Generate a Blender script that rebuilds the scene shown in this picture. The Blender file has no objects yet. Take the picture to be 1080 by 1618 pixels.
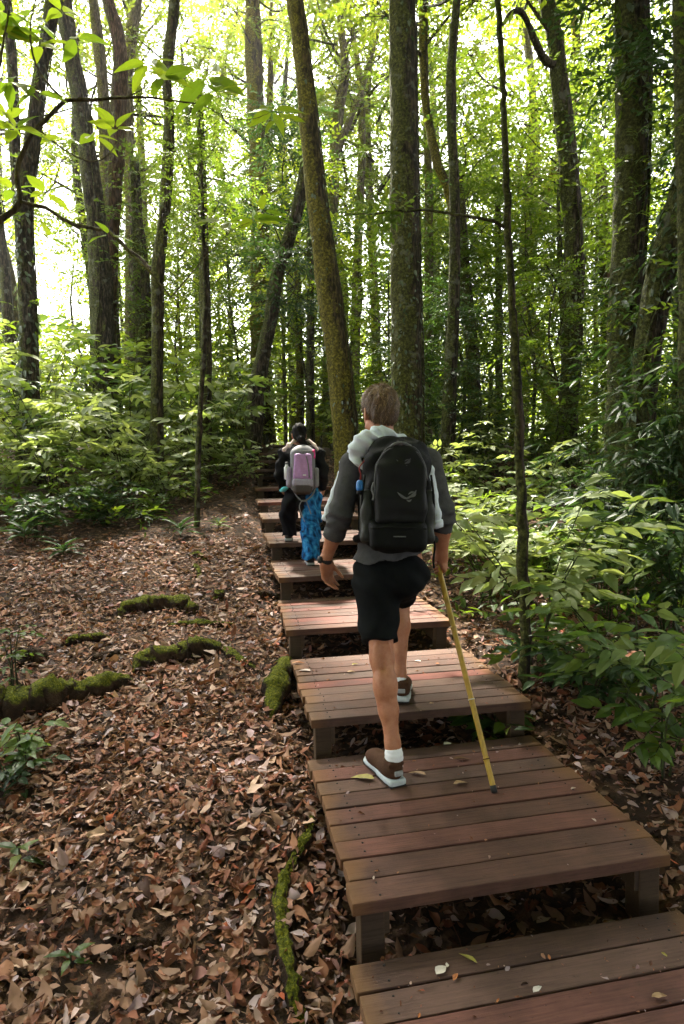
import bpy, math, random
import numpy as np
from mathutils import Vector, Matrix

SC = bpy.context.scene
COL = SC.collection
Z0 = 2.0                                   # eye height of the camera in world z
F_PX, PITCH, ROLL = 993.0, math.radians(4.18), math.radians(-1.08)
RNG = np.random.default_rng(7)
R_ = math.radians

# ------------------------------------------------------------------ geometry of the viewpoint
def ray(px, py):
    x, y = px - 540.0, py - 809.0
    c, s = math.cos(-ROLL), math.sin(-ROLL)
    a, b = (c*x - s*y)/F_PX, -(s*x + c*y)/F_PX
    return np.array([a, math.cos(PITCH) + b*math.sin(PITCH), -math.sin(PITCH) + b*math.cos(PITCH)])
def at(px, py, Y):
    r = ray(px, py); p = r*Y/r[1]; p[2] += Z0; return p
def on_z(px, py, z):
    r = ray(px, py); p = r*(z - Z0)/r[2]; p[2] += Z0; return p

# ------------------------------------------------------------------ scene graph helpers
def tag(o, label=None, cat=None, group=None, kind=None):
    if label: o['label'] = label
    if cat: o['category'] = cat
    if group: o['group'] = group
    if kind: o['kind'] = kind
    return o
def thing(name, label, cat, loc=(0, 0, 0), rz=0.0, group=None):
    o = bpy.data.objects.new(name, None); COL.objects.link(o)
    o.location = Vector([float(v) for v in loc]); o.rotation_euler = (0, 0, rz)
    o.empty_display_size = 0.1
    return tag(o, label, cat, group)
def np_mesh(name, V, T, mats, mi=None, rnd=None, smooth=False):
    V = np.asarray(V, np.float32); T = np.asarray(T, np.int32)
    me = bpy.data.meshes.new(name)
    n = T.shape[1]
    me.vertices.add(len(V)); me.vertices.foreach_set('co', V.ravel())
    me.loops.add(T.size); me.loops.foreach_set('vertex_index', T.ravel())
    me.polygons.add(len(T))
    me.polygons.foreach_set('loop_start', np.arange(0, T.size, n, dtype=np.int32))
    if mi is not None: me.polygons.foreach_set('material_index', np.asarray(mi, np.int32))
    me.polygons.foreach_set('use_smooth', np.full(len(T), smooth, bool))
    if rnd is not None:
        a = me.attributes.new('rnd', 'FLOAT', 'POINT'); a.data.foreach_set('value', np.asarray(rnd, np.float32))
    me.update(calc_edges=True); me.validate()
    for m in (mats if isinstance(mats, (list, tuple)) else [mats]): me.materials.append(m)
    return me
def link(name, me, parent=None, loc=None):
    o = bpy.data.objects.new(name, me); COL.objects.link(o)
    if parent is not None: o.parent = parent
    if loc is not None: o.location = Vector([float(v) for v in loc])
    return o
def copy_tree(root, loc, rz=0.0, scale=1.0, tilt=(0, 0)):
    """a copy of a thing with copies of its parts and sub-parts (mesh data shared)"""
    r = root.copy(); COL.objects.link(r)
    r.location = Vector([float(v) for v in loc]); r.rotation_euler = (tilt[0], tilt[1], rz)
    r.scale = (scale,)*3 if np.isscalar(scale) else scale
    for ch in list(root.children):
        c = ch.copy(); COL.objects.link(c); c.parent = r
        for g in ch.children:
            d = g.copy(); COL.objects.link(d); d.parent = c
    return r

class MB:
    """collects triangles of several pieces that belong to ONE part"""
    def __init__(s): s.V = []; s.T = []; s.M = []; s.R = []; s.n = 0
    def add(s, V, T, mi=0, rnd=0.5):
        V = np.asarray(V, float).reshape(-1, 3); T = np.asarray(T, int)
        if T.shape[1] == 4: T = np.concatenate([T[:, [0, 1, 2]], T[:, [0, 2, 3]]])
        s.V.append(V); s.T.append(T + s.n); s.n += len(V)
        s.M.append(np.full(len(T), mi)); s.R.append(np.full(len(V), rnd) if np.isscalar(rnd) else np.asarray(rnd))
        return s
    def mesh(s, name, mats, smooth=False):
        return np_mesh(name, np.concatenate(s.V), np.concatenate(s.T), mats, np.concatenate(s.M), np.concatenate(s.R), smooth)
    def build(s, name, mats, parent=None, smooth=False, loc=None):
        return link(name, s.mesh(name, mats, smooth), parent, loc)

def box(c, size, bevel=0.0, R=None):
    """box with chamfered edges: 24 corner vertices"""
    hx, hy, hz = np.asarray(size, float)/2; b = bevel
    if b <= 0:
        V = np.array([[sx*hx, sy*hy, sz*hz] for sz in (-1, 1) for sy in (-1, 1) for sx in (-1, 1)])
        Q = np.array([[0, 2, 3, 1], [4, 5, 7, 6], [0, 1, 5, 4], [2, 6, 7, 3], [0, 4, 6, 2], [1, 3, 7, 5]])
        T = np.concatenate([Q[:, [0, 1, 2]], Q[:, [0, 2, 3]]])
    else:
        import bmesh
        bm = bmesh.new(); bmesh.ops.create_cube(bm, size=1)
        for v in bm.verts: v.co = Vector((v.co.x*2*hx, v.co.y*2*hy, v.co.z*2*hz))
        bmesh.ops.bevel(bm, geom=bm.edges[:], offset=b, segments=2, profile=.6, affect='EDGES')
        bmesh.ops.triangulate(bm, faces=bm.faces[:])
        bm.verts.index_update()
        V = np.array([v.co[:] for v in bm.verts]); T = np.array([[v.index for v in f.verts] for f in bm.faces]); bm.free()
    if R is not None: V = V @ np.asarray(R).T
    return V + np.asarray(c, float), T

def spline(P, n):
    """Catmull-Rom through the rows of P (any number of columns), n samples"""
    P = np.asarray(P, float)
    if len(P) == 2: return P[0] + (P[1]-P[0])*np.linspace(0, 1, n)[:, None]
    Q = np.vstack([2*P[0]-P[1], P, 2*P[-1]-P[-2]])
    seg = np.linalg.norm(np.diff(P[:, :3], axis=0), axis=1); cs = np.concatenate([[0], np.cumsum(seg)])
    u = np.linspace(0, cs[-1], n); i = np.clip(np.searchsorted(cs, u, side='right')-1, 0, len(P)-2)
    t = ((u-cs[i])/np.maximum(seg[i], 1e-9))[:, None]
    a, b, c, d = Q[i], Q[i+1], Q[i+2], Q[i+3]
    return .5*((2*b) + (c-a)*t + (2*a-5*b+4*c-d)*t**2 + (3*b-a-3*c+d)*t**3)
def _pn(a, b, per, seed):
    """value noise over (angle, height), periodic in the angle"""
    n = len(np.ravel(a)); u = np.linspace(0, per, n, endpoint=False)[None] + 0*b; v = b + 0*u
    ui, vi = np.floor(u), np.floor(v); fu, fv = u-ui, v-vi; fu = fu*fu*(3-2*fu); fv = fv*fv*(3-2*fv)
    h = lambda x, y: np.modf(np.abs(np.sin((x % per)*127.1+y*311.7+seed*74.7)*43758.5453))[0]-.5
    return (h(ui, vi)*(1-fu)+h(ui+1, vi)*fu)*(1-fv)+(h(ui, vi+1)*(1-fu)+h(ui+1, vi+1)*fu)*fv
def tube(P, r, ns=8, rng=None, bump=0.0, cap=True, ridge=0.0):
    """tapered tube along the polyline P with radii r"""
    P = np.asarray(P, float); n = len(P); r = np.broadcast_to(np.asarray(r, float), (n,))
    d = np.gradient(P, axis=0); d /= np.linalg.norm(d, axis=1)[:, None] + 1e-9
    ref = np.array([1., 0, 0]) if abs(d[0][0]) < .8 else np.array([0, 1., 0])
    A = np.zeros((n, 3)); a = ref - d[0]*(ref @ d[0])
    for i in range(n):
        a = a - d[i]*(a @ d[i]); a /= np.linalg.norm(a) + 1e-9; A[i] = a
    B = np.cross(d, A)
    th = np.linspace(0, 2*np.pi, ns, endpoint=False)
    rr = np.repeat(r[:, None], ns, 1)
    if bump and rng is not None:
        ph = rng.uniform(0, 6.3, 6); k = np.linspace(0, 1, n)[:, None]*n
        rr = rr*(1 + bump*(np.sin(2*th[None]+ph[0]+k*.31) + .7*np.sin(3*th[None]+ph[1]-k*.47) + .5*np.sin(5*th[None]+ph[2]+k*.83)
                 + .8*rng.normal(size=(n, ns))*.5))
    if ridge:
        hgt = np.concatenate([[0], np.cumsum(np.linalg.norm(np.diff(P, axis=0), axis=1))])[:, None]; sd = rng.uniform(0, 50)
        rr = rr*(1 + ridge*(.9*_pn(th*2.2, hgt*1.6, 9, sd) + .8*_pn(th*5, hgt*4.5, 20, sd+7) + .55*_pn(th*9, hgt*13, 36, sd+3)))
    V = (P[:, None] + A[:, None]*np.cos(th)[None, :, None]*rr[..., None] + B[:, None]*np.sin(th)[None, :, None]*rr[..., None]).reshape(-1, 3)
    i = np.arange(n-1)[:, None]*ns; j = np.arange(ns)[None]; j2 = (j+1) % ns
    Q = np.stack([i+j, i+j2, i+ns+j2, i+ns+j], -1).reshape(-1, 4)
    T = np.concatenate([Q[:, [0, 1, 2]], Q[:, [0, 2, 3]]])
    if cap:
        V = np.vstack([V, P[0]-d[0]*r[0]*.3, P[-1]+d[-1]*r[-1]*.3]); c0, c1 = n*ns, n*ns+1
        jj = np.arange(ns); k2 = (jj+1) % ns
        T = np.concatenate([T, np.stack([np.full(ns, c0), k2, jj], 1), np.stack([np.full(ns, c1), (n-1)*ns+jj, (n-1)*ns+k2], 1)])
    return V, T

# ------------------------------------------------------------------ leaves
def nrm(a): return a/(np.linalg.norm(a, axis=-1, keepdims=True)+1e-9)
def leaf4():           # folded rhombus, for foliage far off; unit length along +X
    V = np.array([[0, 0, 0], [.45, .24, .05], [.45, -.24, .05], [1, 0, -.04]]); T = np.array([[0, 2, 3], [0, 3, 1]])
    return V, T
def leaf8(w=.22, fold=.06, droop=.12):   # ovate leaf with a midrib fold, for foliage close by
    V = np.array([[0, 0, 0], [.28, w*.9, fold], [.3, 0, 0], [.28, -w*.9, fold],
                  [.62, w*.85, fold-droop*.45], [.64, 0, -droop*.4], [.62, -w*.85, fold-droop*.45], [1, 0, -droop]])
    T = np.array([[0, 2, 1], [0, 3, 2], [1, 2, 5], [1, 5, 4], [3, 6, 5], [3, 5, 2], [4, 5, 7], [5, 6, 7]])
    return V, T
def leaf14(w=.23, fold=.05, droop=.16):   # rounder ovate leaf with drawn-out tip and wavy edge
    xs = [.12, .32, .55, .78]; ws = [.62, 1.0, .9, .48]
    V = [[0, 0, 0]]; T = []
    for x, k in zip(xs, ws):
        z = -droop*x*x
        V += [[x, w*k, z+fold*k], [x, 0, z], [x, -w*k, z+fold*k]]
    V.append([1, 0, -droop]); 
    T += [[0, 2, 1], [0, 3, 2]]
    for i in range(3):
        a = 1+3*i; b = a+3
        T += [[a, a+1, b+1], [a, b+1, b], [a+1, a+2, b+2], [a+1, b+2, b+1]]
    T += [[10, 11, 13], [11, 12, 13]]
    return np.array(V, float), np.array(T)
def place_leaves(tmpl, pos, dirs, normals, size, wid=None, jitter=None, rng=None):
    LV, LT = tmpl; N = len(pos)
    x = nrm(dirs); z = normals - x*(normals*x).sum(1, keepdims=True); z = nrm(z); y = np.cross(z, x)
    s = np.broadcast_to(size, (N,)); w = np.ones(N) if wid is None else np.broadcast_to(wid, (N,))
    L = np.broadcast_to(LV[None], (N,)+LV.shape).copy()
    if jitter: L[:, 1:, 2] += rng.normal(0, jitter, (N, len(LV)-1))
    V = pos[:, None] + s[:, None, None]*(L[:, :, 0:1]*x[:, None] + L[:, :, 1:2]*w[:, None, None]*y[:, None] + L[:, :, 2:3]*z[:, None])
    T = LT[None] + (np.arange(N)*len(LV))[:, None, None]
    return V.reshape(-1, 3), T.reshape(-1, 3)
def rand_dirs(n, rng, up=0.0, flat=1.0):
    d = rng.normal(size=(n, 3)); d[:, 2] = d[:, 2]*flat + up; return nrm(d)
def sprays(P, D, length, nl, size, rng, sag=.25, ang=55, norm_jit=.35):
    """leaf positions along twigs: P, D are (n,3) twig starts and directions"""
    n = len(P); length = np.broadcast_to(length, (n,))
    up = nrm(np.array([0, 0, 1.]) + rng.normal(0, norm_jit, (n, 3)))
    S = nrm(np.cross(up, D)); N0 = nrm(np.cross(D, S))
    t = (np.arange(nl)+.6)/nl
    sg = np.where(np.arange(nl) % 2, 1., -1.)
    a = R_(ang)*(1-.55*t**2)
    pos = P[:, None] + D[:, None]*(t[None, :, None]*length[:, None, None]); pos[:, :, 2] -= sag*length[:, None]*t[None]**2
    dr = D[:, None]*np.cos(a)[None, :, None] + S[:, None]*(np.sin(a)*sg)[None, :, None]
    dr = dr + rng.normal(0, .18, dr.shape); dr[:, :, 2] -= .18
    nn = N0[:, None] + rng.normal(0, .3, dr.shape)
    nn = np.where(nn[..., 2:3] < 0, -nn, nn)
    sz = size*rng.uniform(.7, 1.25, (n, nl))
    return pos.reshape(-1, 3), nrm(dr.reshape(-1, 3)), nn.reshape(-1, 3), sz.ravel(), t

# ------------------------------------------------------------------ materials
def new_mat(name):
    m = bpy.data.materials.new(name); m.use_nodes = True; nt = m.node_tree; nt.nodes.clear()
    def N(t, **kw):
        n = nt.nodes.new('ShaderNode'+t)
        for k, v in kw.items():
            if k.startswith('_'): setattr(n, k[1:], v)
            else:
                key = int(k[1:]) if k[0] == 'i' and k[1:].isdigit() else k.replace('__', ' ')
                s = n.inputs[key]
                if isinstance(v, bpy.types.NodeSocket): nt.links.new(v, s)
                else: s.default_value = v
        return n
    def ramp(fac, stops, interp='LINEAR'):
        n = nt.nodes.new('ShaderNodeValToRGB'); cr = n.color_ramp; cr.interpolation = interp
        while len(cr.elements) > 1: cr.elements.remove(cr.elements[-1])
        for i, (p, c) in enumerate(stops):
            e = cr.elements[0] if i == 0 else cr.elements.new(p)
            e.position = p; e.color = (*c, 1) if len(c) == 3 else c
        nt.links.new(fac, n.inputs[0]); return n.outputs[0]
    def mix(f, a, b, mode='MIX'):
        n = nt.nodes.new('ShaderNodeMix'); n.data_type = 'RGBA'; n.blend_type = mode
        for s, v in ((n.inputs[0], f), (n.inputs[6], a), (n.inputs[7], b)):
            if isinstance(v, bpy.types.NodeSocket): nt.links.new(v, s)
            else: s.default_value = v if not isinstance(v, tuple) else ((*v, 1) if len(v) == 3 else v)
        return n.outputs[2]
    def math_(op, a, b=0.0, clamp=False):
        n = nt.nodes.new('ShaderNodeMath'); n.operation = op; n.use_clamp = clamp
        for s, v in ((n.inputs[0], a), (n.inputs[1], b)):
            if isinstance(v, bpy.types.NodeSocket): nt.links.new(v, s)
            else: s.default_value = v
        return n.outputs[0]
    def out(sh):
        o = nt.nodes.new('ShaderNodeOutputMaterial'); nt.links.new(sh, o.inputs[0])
    return m, N, ramp, mix, math_, out

def leaf_mat(name, stops, trans, tmix=.42, rough=.42, spec=.4, back=None):
    m, N, ramp, mix, math_, out = new_mat(name)
    a = N('Attribute', _attribute_name='rnd').outputs['Fac']
    oi = N('ObjectInfo').outputs['Random']
    f = math_('FRACT', math_('ADD', a, math_('MULTIPLY', oi, .37)))
    c = ramp(f, stops)
    if back:
        g = N('NewGeometry').outputs['Backfacing']; c = mix(g, c, mix(.6, c, back))
    p = N('BsdfPrincipled', Base__Color=c, Roughness=rough, i13=spec)
    t = N('BsdfTranslucent', Color=mix(.5, mix(1.0, c, (2.4, 2.4, 1.2), 'MULTIPLY'), trans))
    x = N('MixShader', i0=tmix, i1=p.outputs[0], i2=t.outputs[0])
    out(x.outputs[0]); return m
M = {}
M['canopy'] = leaf_mat('canopy leaves', [(0, (.026, .058, .008)), (.4, (.045, .085, .010)), (.75, (.080, .115, .012)), (1, (.125, .135, .016))], (.22, .27, .018), .52)
M['midleaf'] = leaf_mat('understory leaves', [(0, (.018, .048, .010)), (.5, (.034, .078, .012)), (.85, (.068, .115, .014)), (1, (.115, .14, .016))], (.20, .26, .018), .47)
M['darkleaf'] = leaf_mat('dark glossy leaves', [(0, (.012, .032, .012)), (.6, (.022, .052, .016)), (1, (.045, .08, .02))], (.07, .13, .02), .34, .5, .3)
M['paleleaf'] = leaf_mat('pale broad leaves', [(0, (.12, .17, .06)), (.5, (.17, .22, .085)), (1, (.25, .28, .13))], (.28, .34, .06), .40, .55, .3)
M['rightleaf'] = leaf_mat('broad leaves on the right', [(0, (.035, .078, .020)), (.5, (.070, .122, .028)), (1, (.16, .195, .045))], (.19, .27, .035), .38, .55, .3)
M['brightleaf'] = leaf_mat('fresh yellow green leaves', [(0, (.07, .13, .010)), (.6, (.12, .18, .012)), (1, (.19, .21, .012))], (.28, .36, .02), .52)
M['nearleaf'] = leaf_mat('hanging fresh leaves', [(0, (.05, .11, .012)), (.6, (.09, .16, .014)), (1, (.15, .19, .016))], (.30, .40, .015), .55, .35, .45)
M['ivy'] = leaf_mat('climbing leaves', [(0, (.03, .06, .02)), (.6, (.06, .09, .04)), (1, (.15, .17, .125))], (.10, .14, .04), .3, .3, .6)
M['litter'] = leaf_mat('dead leaves', [(0, (0.024, 0.011, 0.007)), (.2, (0.068, 0.026, 0.014)), (.38, (0.135, 0.049, 0.024)), (.52, (0.223, 0.092, 0.046)), (.62, (0.149, 0.043, 0.023)),
    (.73, (0.311, 0.155, 0.084)), (.80, (0.257, 0.203, 0.223)), (.86, (0.311, 0.068, 0.019)), (.93, (0.365, 0.297, 0.324)), (1, (0.513, 0.338, 0.230))], (.25, .12, .05), .10, .65, .2, back=(.30, .19, .13))
def bark(name, c0, c1, moss, amount, scale=1.0, lichen=.0):
    m, N, ramp, mix, math_, out = new_mat(name)
    tc = N('NewGeometry'); pos = tc.outputs['Position']
    mp = N('Mapping', Vector=pos, Scale=(14*scale, 14*scale, 3.0*scale)).outputs[0]
    n1 = N('TexNoise', Vector=mp, Scale=2.2, Detail=8.0, Roughness=.65).outputs[0]
    n2 = N('TexNoise', Vector=pos, Scale=2.6, Detail=6.0, Roughness=.7).outputs[0]
    n3 = N('TexNoise', Vector=pos, Scale=30.0, Detail=5.0, Roughness=.75).outputs[0]
    c = ramp(n1, [(.38, tuple(v*.6 for v in c0)), (.47, c0), (.60, c1), (.72, tuple(v*1.5 for v in c1))])
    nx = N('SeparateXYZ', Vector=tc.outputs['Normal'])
    side = math_('ADD', math_('MULTIPLY', nx.outputs[0], -.30), math_('MULTIPLY', nx.outputs[2], .3))  # moss weighted left and up, so the lit side is painted into the colour
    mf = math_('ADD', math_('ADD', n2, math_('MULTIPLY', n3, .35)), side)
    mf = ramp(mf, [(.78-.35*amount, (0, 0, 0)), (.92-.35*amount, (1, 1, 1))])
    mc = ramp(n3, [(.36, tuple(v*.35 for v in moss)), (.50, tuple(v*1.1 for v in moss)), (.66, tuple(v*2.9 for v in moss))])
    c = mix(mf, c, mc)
    if lichen:
        l = ramp(N('TexNoise', Vector=pos, Scale=7.0, Detail=5.0).outputs[0], [(.60, (0, 0, 0)), (.66, (lichen,)*3)])
        c = mix(l, c, (.24, .25, .21))
    h = math_('ADD', math_('MULTIPLY', n1, .7), math_('MULTIPLY', n3, .5))
    b = N('Bump', Strength=1.0, Distance=.06, Height=h)
    p = N('BsdfPrincipled', Base__Color=c, Roughness=.88, Normal=b.outputs[0]); p.inputs['Specular IOR Level'].default_value = .25
    out(p.outputs[0]); return m
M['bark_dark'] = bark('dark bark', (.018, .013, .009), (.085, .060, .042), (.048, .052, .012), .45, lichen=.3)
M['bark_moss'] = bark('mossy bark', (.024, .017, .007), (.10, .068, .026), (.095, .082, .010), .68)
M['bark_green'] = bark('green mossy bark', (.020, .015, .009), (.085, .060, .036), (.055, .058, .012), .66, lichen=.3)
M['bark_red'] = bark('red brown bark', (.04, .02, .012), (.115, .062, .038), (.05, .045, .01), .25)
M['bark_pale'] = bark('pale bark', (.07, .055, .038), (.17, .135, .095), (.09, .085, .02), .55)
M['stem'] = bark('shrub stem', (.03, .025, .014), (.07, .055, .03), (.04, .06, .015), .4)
def moss_log(name='moss on rotten wood', t=0.0):
    m, N, ramp, mix, math_, out = new_mat(name)
    g = N('NewGeometry'); pos = g.outputs['Position']
    n1 = N('TexNoise', Vector=pos, Scale=9.0, Detail=6.0, Roughness=.65).outputs[0]
    n3 = N('TexNoise', Vector=pos, Scale=90.0, Detail=3.0, Roughness=.7).outputs[0]
    nz = N('SeparateXYZ', Vector=g.outputs['Normal']).outputs[2]
    f = math_('ADD', math_('MULTIPLY', nz, .8), math_('MULTIPLY', n1, .9))
    f = ramp(f, [(.80+t, (0, 0, 0)), (.98+t, (1, 1, 1))])
    wood = ramp(n1, [(.35, (.014, .009, .006)), (.65, (.06, .035, .02))])
    moss = ramp(n3, [(.3, (.018, .024, .003)), (.52, (.075, .085, .006)), (.74, (.24, .22, .014))])
    b = N('Bump', Strength=1.0, Distance=.02, Height=math_('ADD', n1, math_('MULTIPLY', n3, .9)))
    p = N('BsdfPrincipled', Base__Color=mix(f, wood, moss), Roughness=.95, Normal=b.outputs[0]); p.inputs['Specular IOR Level'].default_value = .15
    out(p.outputs[0]); return m
M['moss'] = moss_log(); M['moss_thin'] = moss_log('thin moss on dark root', .2); M['moss_part'] = moss_log('patchy moss on root', .15)
def soil():
    m, N, ramp, mix, math_, out = new_mat('forest soil')
    pos = N('NewGeometry').outputs['Position']
    n1 = N('TexNoise', Vector=pos, Scale=14.0, Detail=8.0, Roughness=.7).outputs[0]
    v = N('TexVoronoi', Vector=pos, Scale=22.0).outputs['Color']
    vs = N('SeparateColor', Color=v).outputs[0]
    lit = ramp(vs, [(0, (.02, .011, .007)), (.4, (.07, .034, .018)), (.7, (.13, .07, .038)), (1, (.20, .12, .075))])
    c = mix(ramp(n1, [(.4, (0, 0, 0)), (.62, (1, 1, 1))]), (.022, .013, .009), lit)
    b = N('Bump', Strength=1.0, Distance=.03, Height=math_('ADD', n1, vs))
    p = N('BsdfPrincipled', Base__Color=c, Roughness=.9, Normal=b.outputs[0]); p.inputs['Specular IOR Level'].default_value = .2
    out(p.outputs[0]); return m
M['soil'] = soil()
def wood(name, stops, algae=1.0):
    m, N, ramp, mix, math_, out = new_mat(name)
    tc = N('TexCoord'); obj = tc.outputs['Object']; gen = tc.outputs['Generated']
    oi = N('ObjectInfo').outputs['Random']
    off = N('CombineXYZ', X=math_('MULTIPLY', oi, 40.0), Y=math_('MULTIPLY', oi, 17.0), Z=0.0).outputs[0]
    ov = N('VectorMath', _operation='ADD', i0=obj, i1=off).outputs[0]
    g1 = N('TexNoise', Vector=N('Mapping', Vector=ov, Scale=(3.0, 70, 70)).outputs[0], Scale=2.0, Detail=8.0, Roughness=.7).outputs[0]
    g2 = N('TexNoise', Vector=ov, Scale=4.0, Detail=5.0, Roughness=.6).outputs[0]
    g3 = N('TexNoise', Vector=ov, Scale=60.0, Detail=3.0, Roughness=.6).outputs[0]
    c = ramp(oi, stops, 'CONSTANT')
    c = mix(1.0, c, ramp(g1, [(.28, (.55, .53, .52)), (.5, (1, 1, 1)), (.72, (1.3, 1.27, 1.24))]), 'MULTIPLY')
    c = mix(ramp(g2, [(.35, (.75,)*3), (.6, (0, 0, 0))]), c, mix(1.0, c, (.42, .40, .38), 'MULTIPLY'))
    c = mix(ramp(g3, [(.66, (0, 0, 0)), (.74, (.55,)*3)]), c, (.025, .017, .012))
    gx = N('SeparateXYZ', Vector=gen).outputs[0]
    e = math_('ABSOLUTE', math_('SUBTRACT', gx, .5))
    e = math_('ADD', e, math_('MULTIPLY', math_('SUBTRACT', g2, .5), .16))
    e = ramp(e, [(.425, (0, 0, 0)), (.50, (.5*algae,)*3)])
    c = mix(e, c, mix(g1, (.20, .085, .022), (.13, .078, .022)))
    b = N('Bump', Strength=.55, Distance=.004, Height=math_('ADD', g1, math_('MULTIPLY', g3, .4)))
    p = N('BsdfPrincipled', Base__Color=c, Roughness=ramp(g2, [(.3, (.62,)*3), (.7, (.85,)*3)]), Normal=b.outputs[0])
    p.inputs['Specular IOR Level'].default_value = .22
    out(p.outputs[0]); return m
M['plank'] = wood('weathered stained plank', [(0, (.098, .049, .036)), (.2, (.124, .054, .041)), (.34, (.105, .061, .047)), (.55, (.082, .046, .035)), (.74, (.150, .054, .042)), (.83, (.112, .065, .050))])
M['post'] = wood('dark wet timber', [(0, (.05, .033, .022)), (.5, (.065, .042, .026))], .3)
def plain(name, col, rough=.7, spec=.3, noise=.25, scale=60.0, bump=.15, metal=0.0, sheen=0.0):
    m, N, ramp, mix, math_, out = new_mat(name)
    pos = N('TexCoord').outputs['Object']
    n = N('TexNoise', Vector=pos, Scale=scale, Detail=5.0, Roughness=.65).outputs[0]
    n2 = N('TexNoise', Vector=pos, Scale=scale*.12, Detail=3.0).outputs[0]
    s = math_('ADD', math_('MULTIPLY', n, .6), math_('MULTIPLY', n2, .4))
    c = ramp(s, [(.3, tuple(v*(1-noise) for v in col)), (.7, tuple(min(1, v*(1+noise)) for v in col))])
    b = N('Bump', Strength=bump, Distance=.004, Height=n)
    p = N('BsdfPrincipled', Base__Color=c, Roughness=rough, Metallic=metal, Normal=b.outputs[0]); p.inputs['Specular IOR Level'].default_value = spec
    if sheen: p.inputs['Sheen Weight'].default_value = sheen
    out(p.outputs[0]); return m
# ------------------------------------------------------------------ stairs: front left corner x, y, top z (from the eye), length, turn
WID = 1.2
TH = 10.18
p0 = on_z(563, 1523, Z0-1.615)
STEPS = []
def _step(x, y, z, L, dth=0.0): STEPS.append((x, y, z+Z0, L, R_(TH)+dth))
_t = R_(TH)
_step(p0[0]+1.05*math.sin(_t), p0[1]-1.05*math.cos(_t), -1.615, 1.05, .016)
for r in ((.017, 1.983, -1.451, 1.065, .018), (-.179, 3.087, -1.28, 1.044, -.004), (-.404, 4.295, -1.131, 1.002, -.017),
          (-.552, 5.265, -.934, 1.018, .003), (-.731, 6.229, -.756, 1.016, 0)): _step(*r)
for px, py, z, L in ((415, 820, -.60, .98), (408, 794, -.465, 1.0), (404, 772, -.33, .98), (403, 754, -.175, .95)):
    q = on_z(px, py, Z0+z); _step(q[0], q[1], z, L)
for px, py, Y, L in ((404, 742, 10.9, .85), (407, 728, 11.75, .8), (410, 716, 12.5, .8), (414, 703, 13.3, 1.0)):
    q = at(px, py, Y); _step(q[0], q[1], q[2]-Z0, L)

_gy = np.array([-60, -10, 0, 1.0, 2.0, 3.03, 4.12, 5.28, 6.27, 7.2, 8.2, 9.2, 10.2, 11.2, 12.2, 13.2, 14.5, 18, 30, 60, 200])
_gz = np.array([-2.6, -2.4, -2.02, -1.85, -1.68, -1.53, -1.36, -1.2, -1.0, -.84, -.68, -.53, -.38, -.2, -.04, .14, .34, .5, .9, 1.6, 3.0]) + Z0
def ground_base(x, y): return np.interp(y - .16*np.clip(x, -4, 4)*0.0, _gy, _gz)
def _vn(x, y, s, seed):
    """smooth value noise"""
    x = np.asarray(x, float)*s + seed*17.3; y = np.asarray(y, float)*s + seed*5.1
    xi, yi = np.floor(x), np.floor(y); fx, fy = x-xi, y-yi
    fx = fx*fx*(3-2*fx); fy = fy*fy*(3-2*fy)
    h = lambda a, b: np.modf(np.abs(np.sin(a*127.1+b*311.7+seed*74.7)*43758.5453))[0]
    return (h(xi, yi)*(1-fx)+h(xi+1, yi)*fx)*(1-fy)+(h(xi, yi+1)*(1-fx)+h(xi+1, yi+1)*fx)*fy - .5
def stair_axis(y):  # x of the middle of the stairs
    return np.interp(y, [0, 2, 3.1, 4.3, 5.3, 6.3, 8, 10, 13.5], [.93, .61, .41, .19, .04, -.14, -.48, -.80, -1.25])
def ground(x, y):
    x = np.asarray(x, float); y = np.asarray(y, float)
    z = ground_base(x, y) + .10*_vn(x, y, .55, 1) + .05*_vn(x, y, 1.7, 2) + .02*_vn(x, y, 5, 3)
    k = np.clip(1.25 - np.abs(x - stair_axis(y))/.62, 0, 1)*np.clip((14.5-y)/1.0, 0, 1)
    z = z - .13*np.clip(k*2.2, 0, 1)
    z = z + np.clip((np.abs(x - stair_axis(y)) - 2.2)/6, 0, 1.2)*np.where(x < 0, .45, .05)*np.clip((y-3)/5, 0, 1)
    return z
_ax = lambda lo, hi, mid, n0, n1: np.unique(np.concatenate([-np.geomspace(mid, -lo, n1)[::-1], np.linspace(-mid, mid, n0), np.geomspace(mid, hi, n1)]))
gx = _ax(-90, 90, 5, 150, 30)
gy = np.unique(np.concatenate([-np.geomspace(1, 50, 16)[::-1], np.linspace(-1, 15, 230), np.geomspace(15, 160, 50)]))
GX, GY = np.meshgrid(gx, gy); nx = len(gx)
V = np.stack([GX, GY, ground(GX, GY)], -1).reshape(-1, 3)
i, j = np.meshgrid(np.arange(len(gy)-1), np.arange(nx-1), indexing='ij'); b = (i*nx+j).ravel()
tag(link('ground', np_mesh('ground', V, np.stack([b, b+1, b+nx+1, b+nx], 1), M['soil'], smooth=True)), kind='structure')

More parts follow.
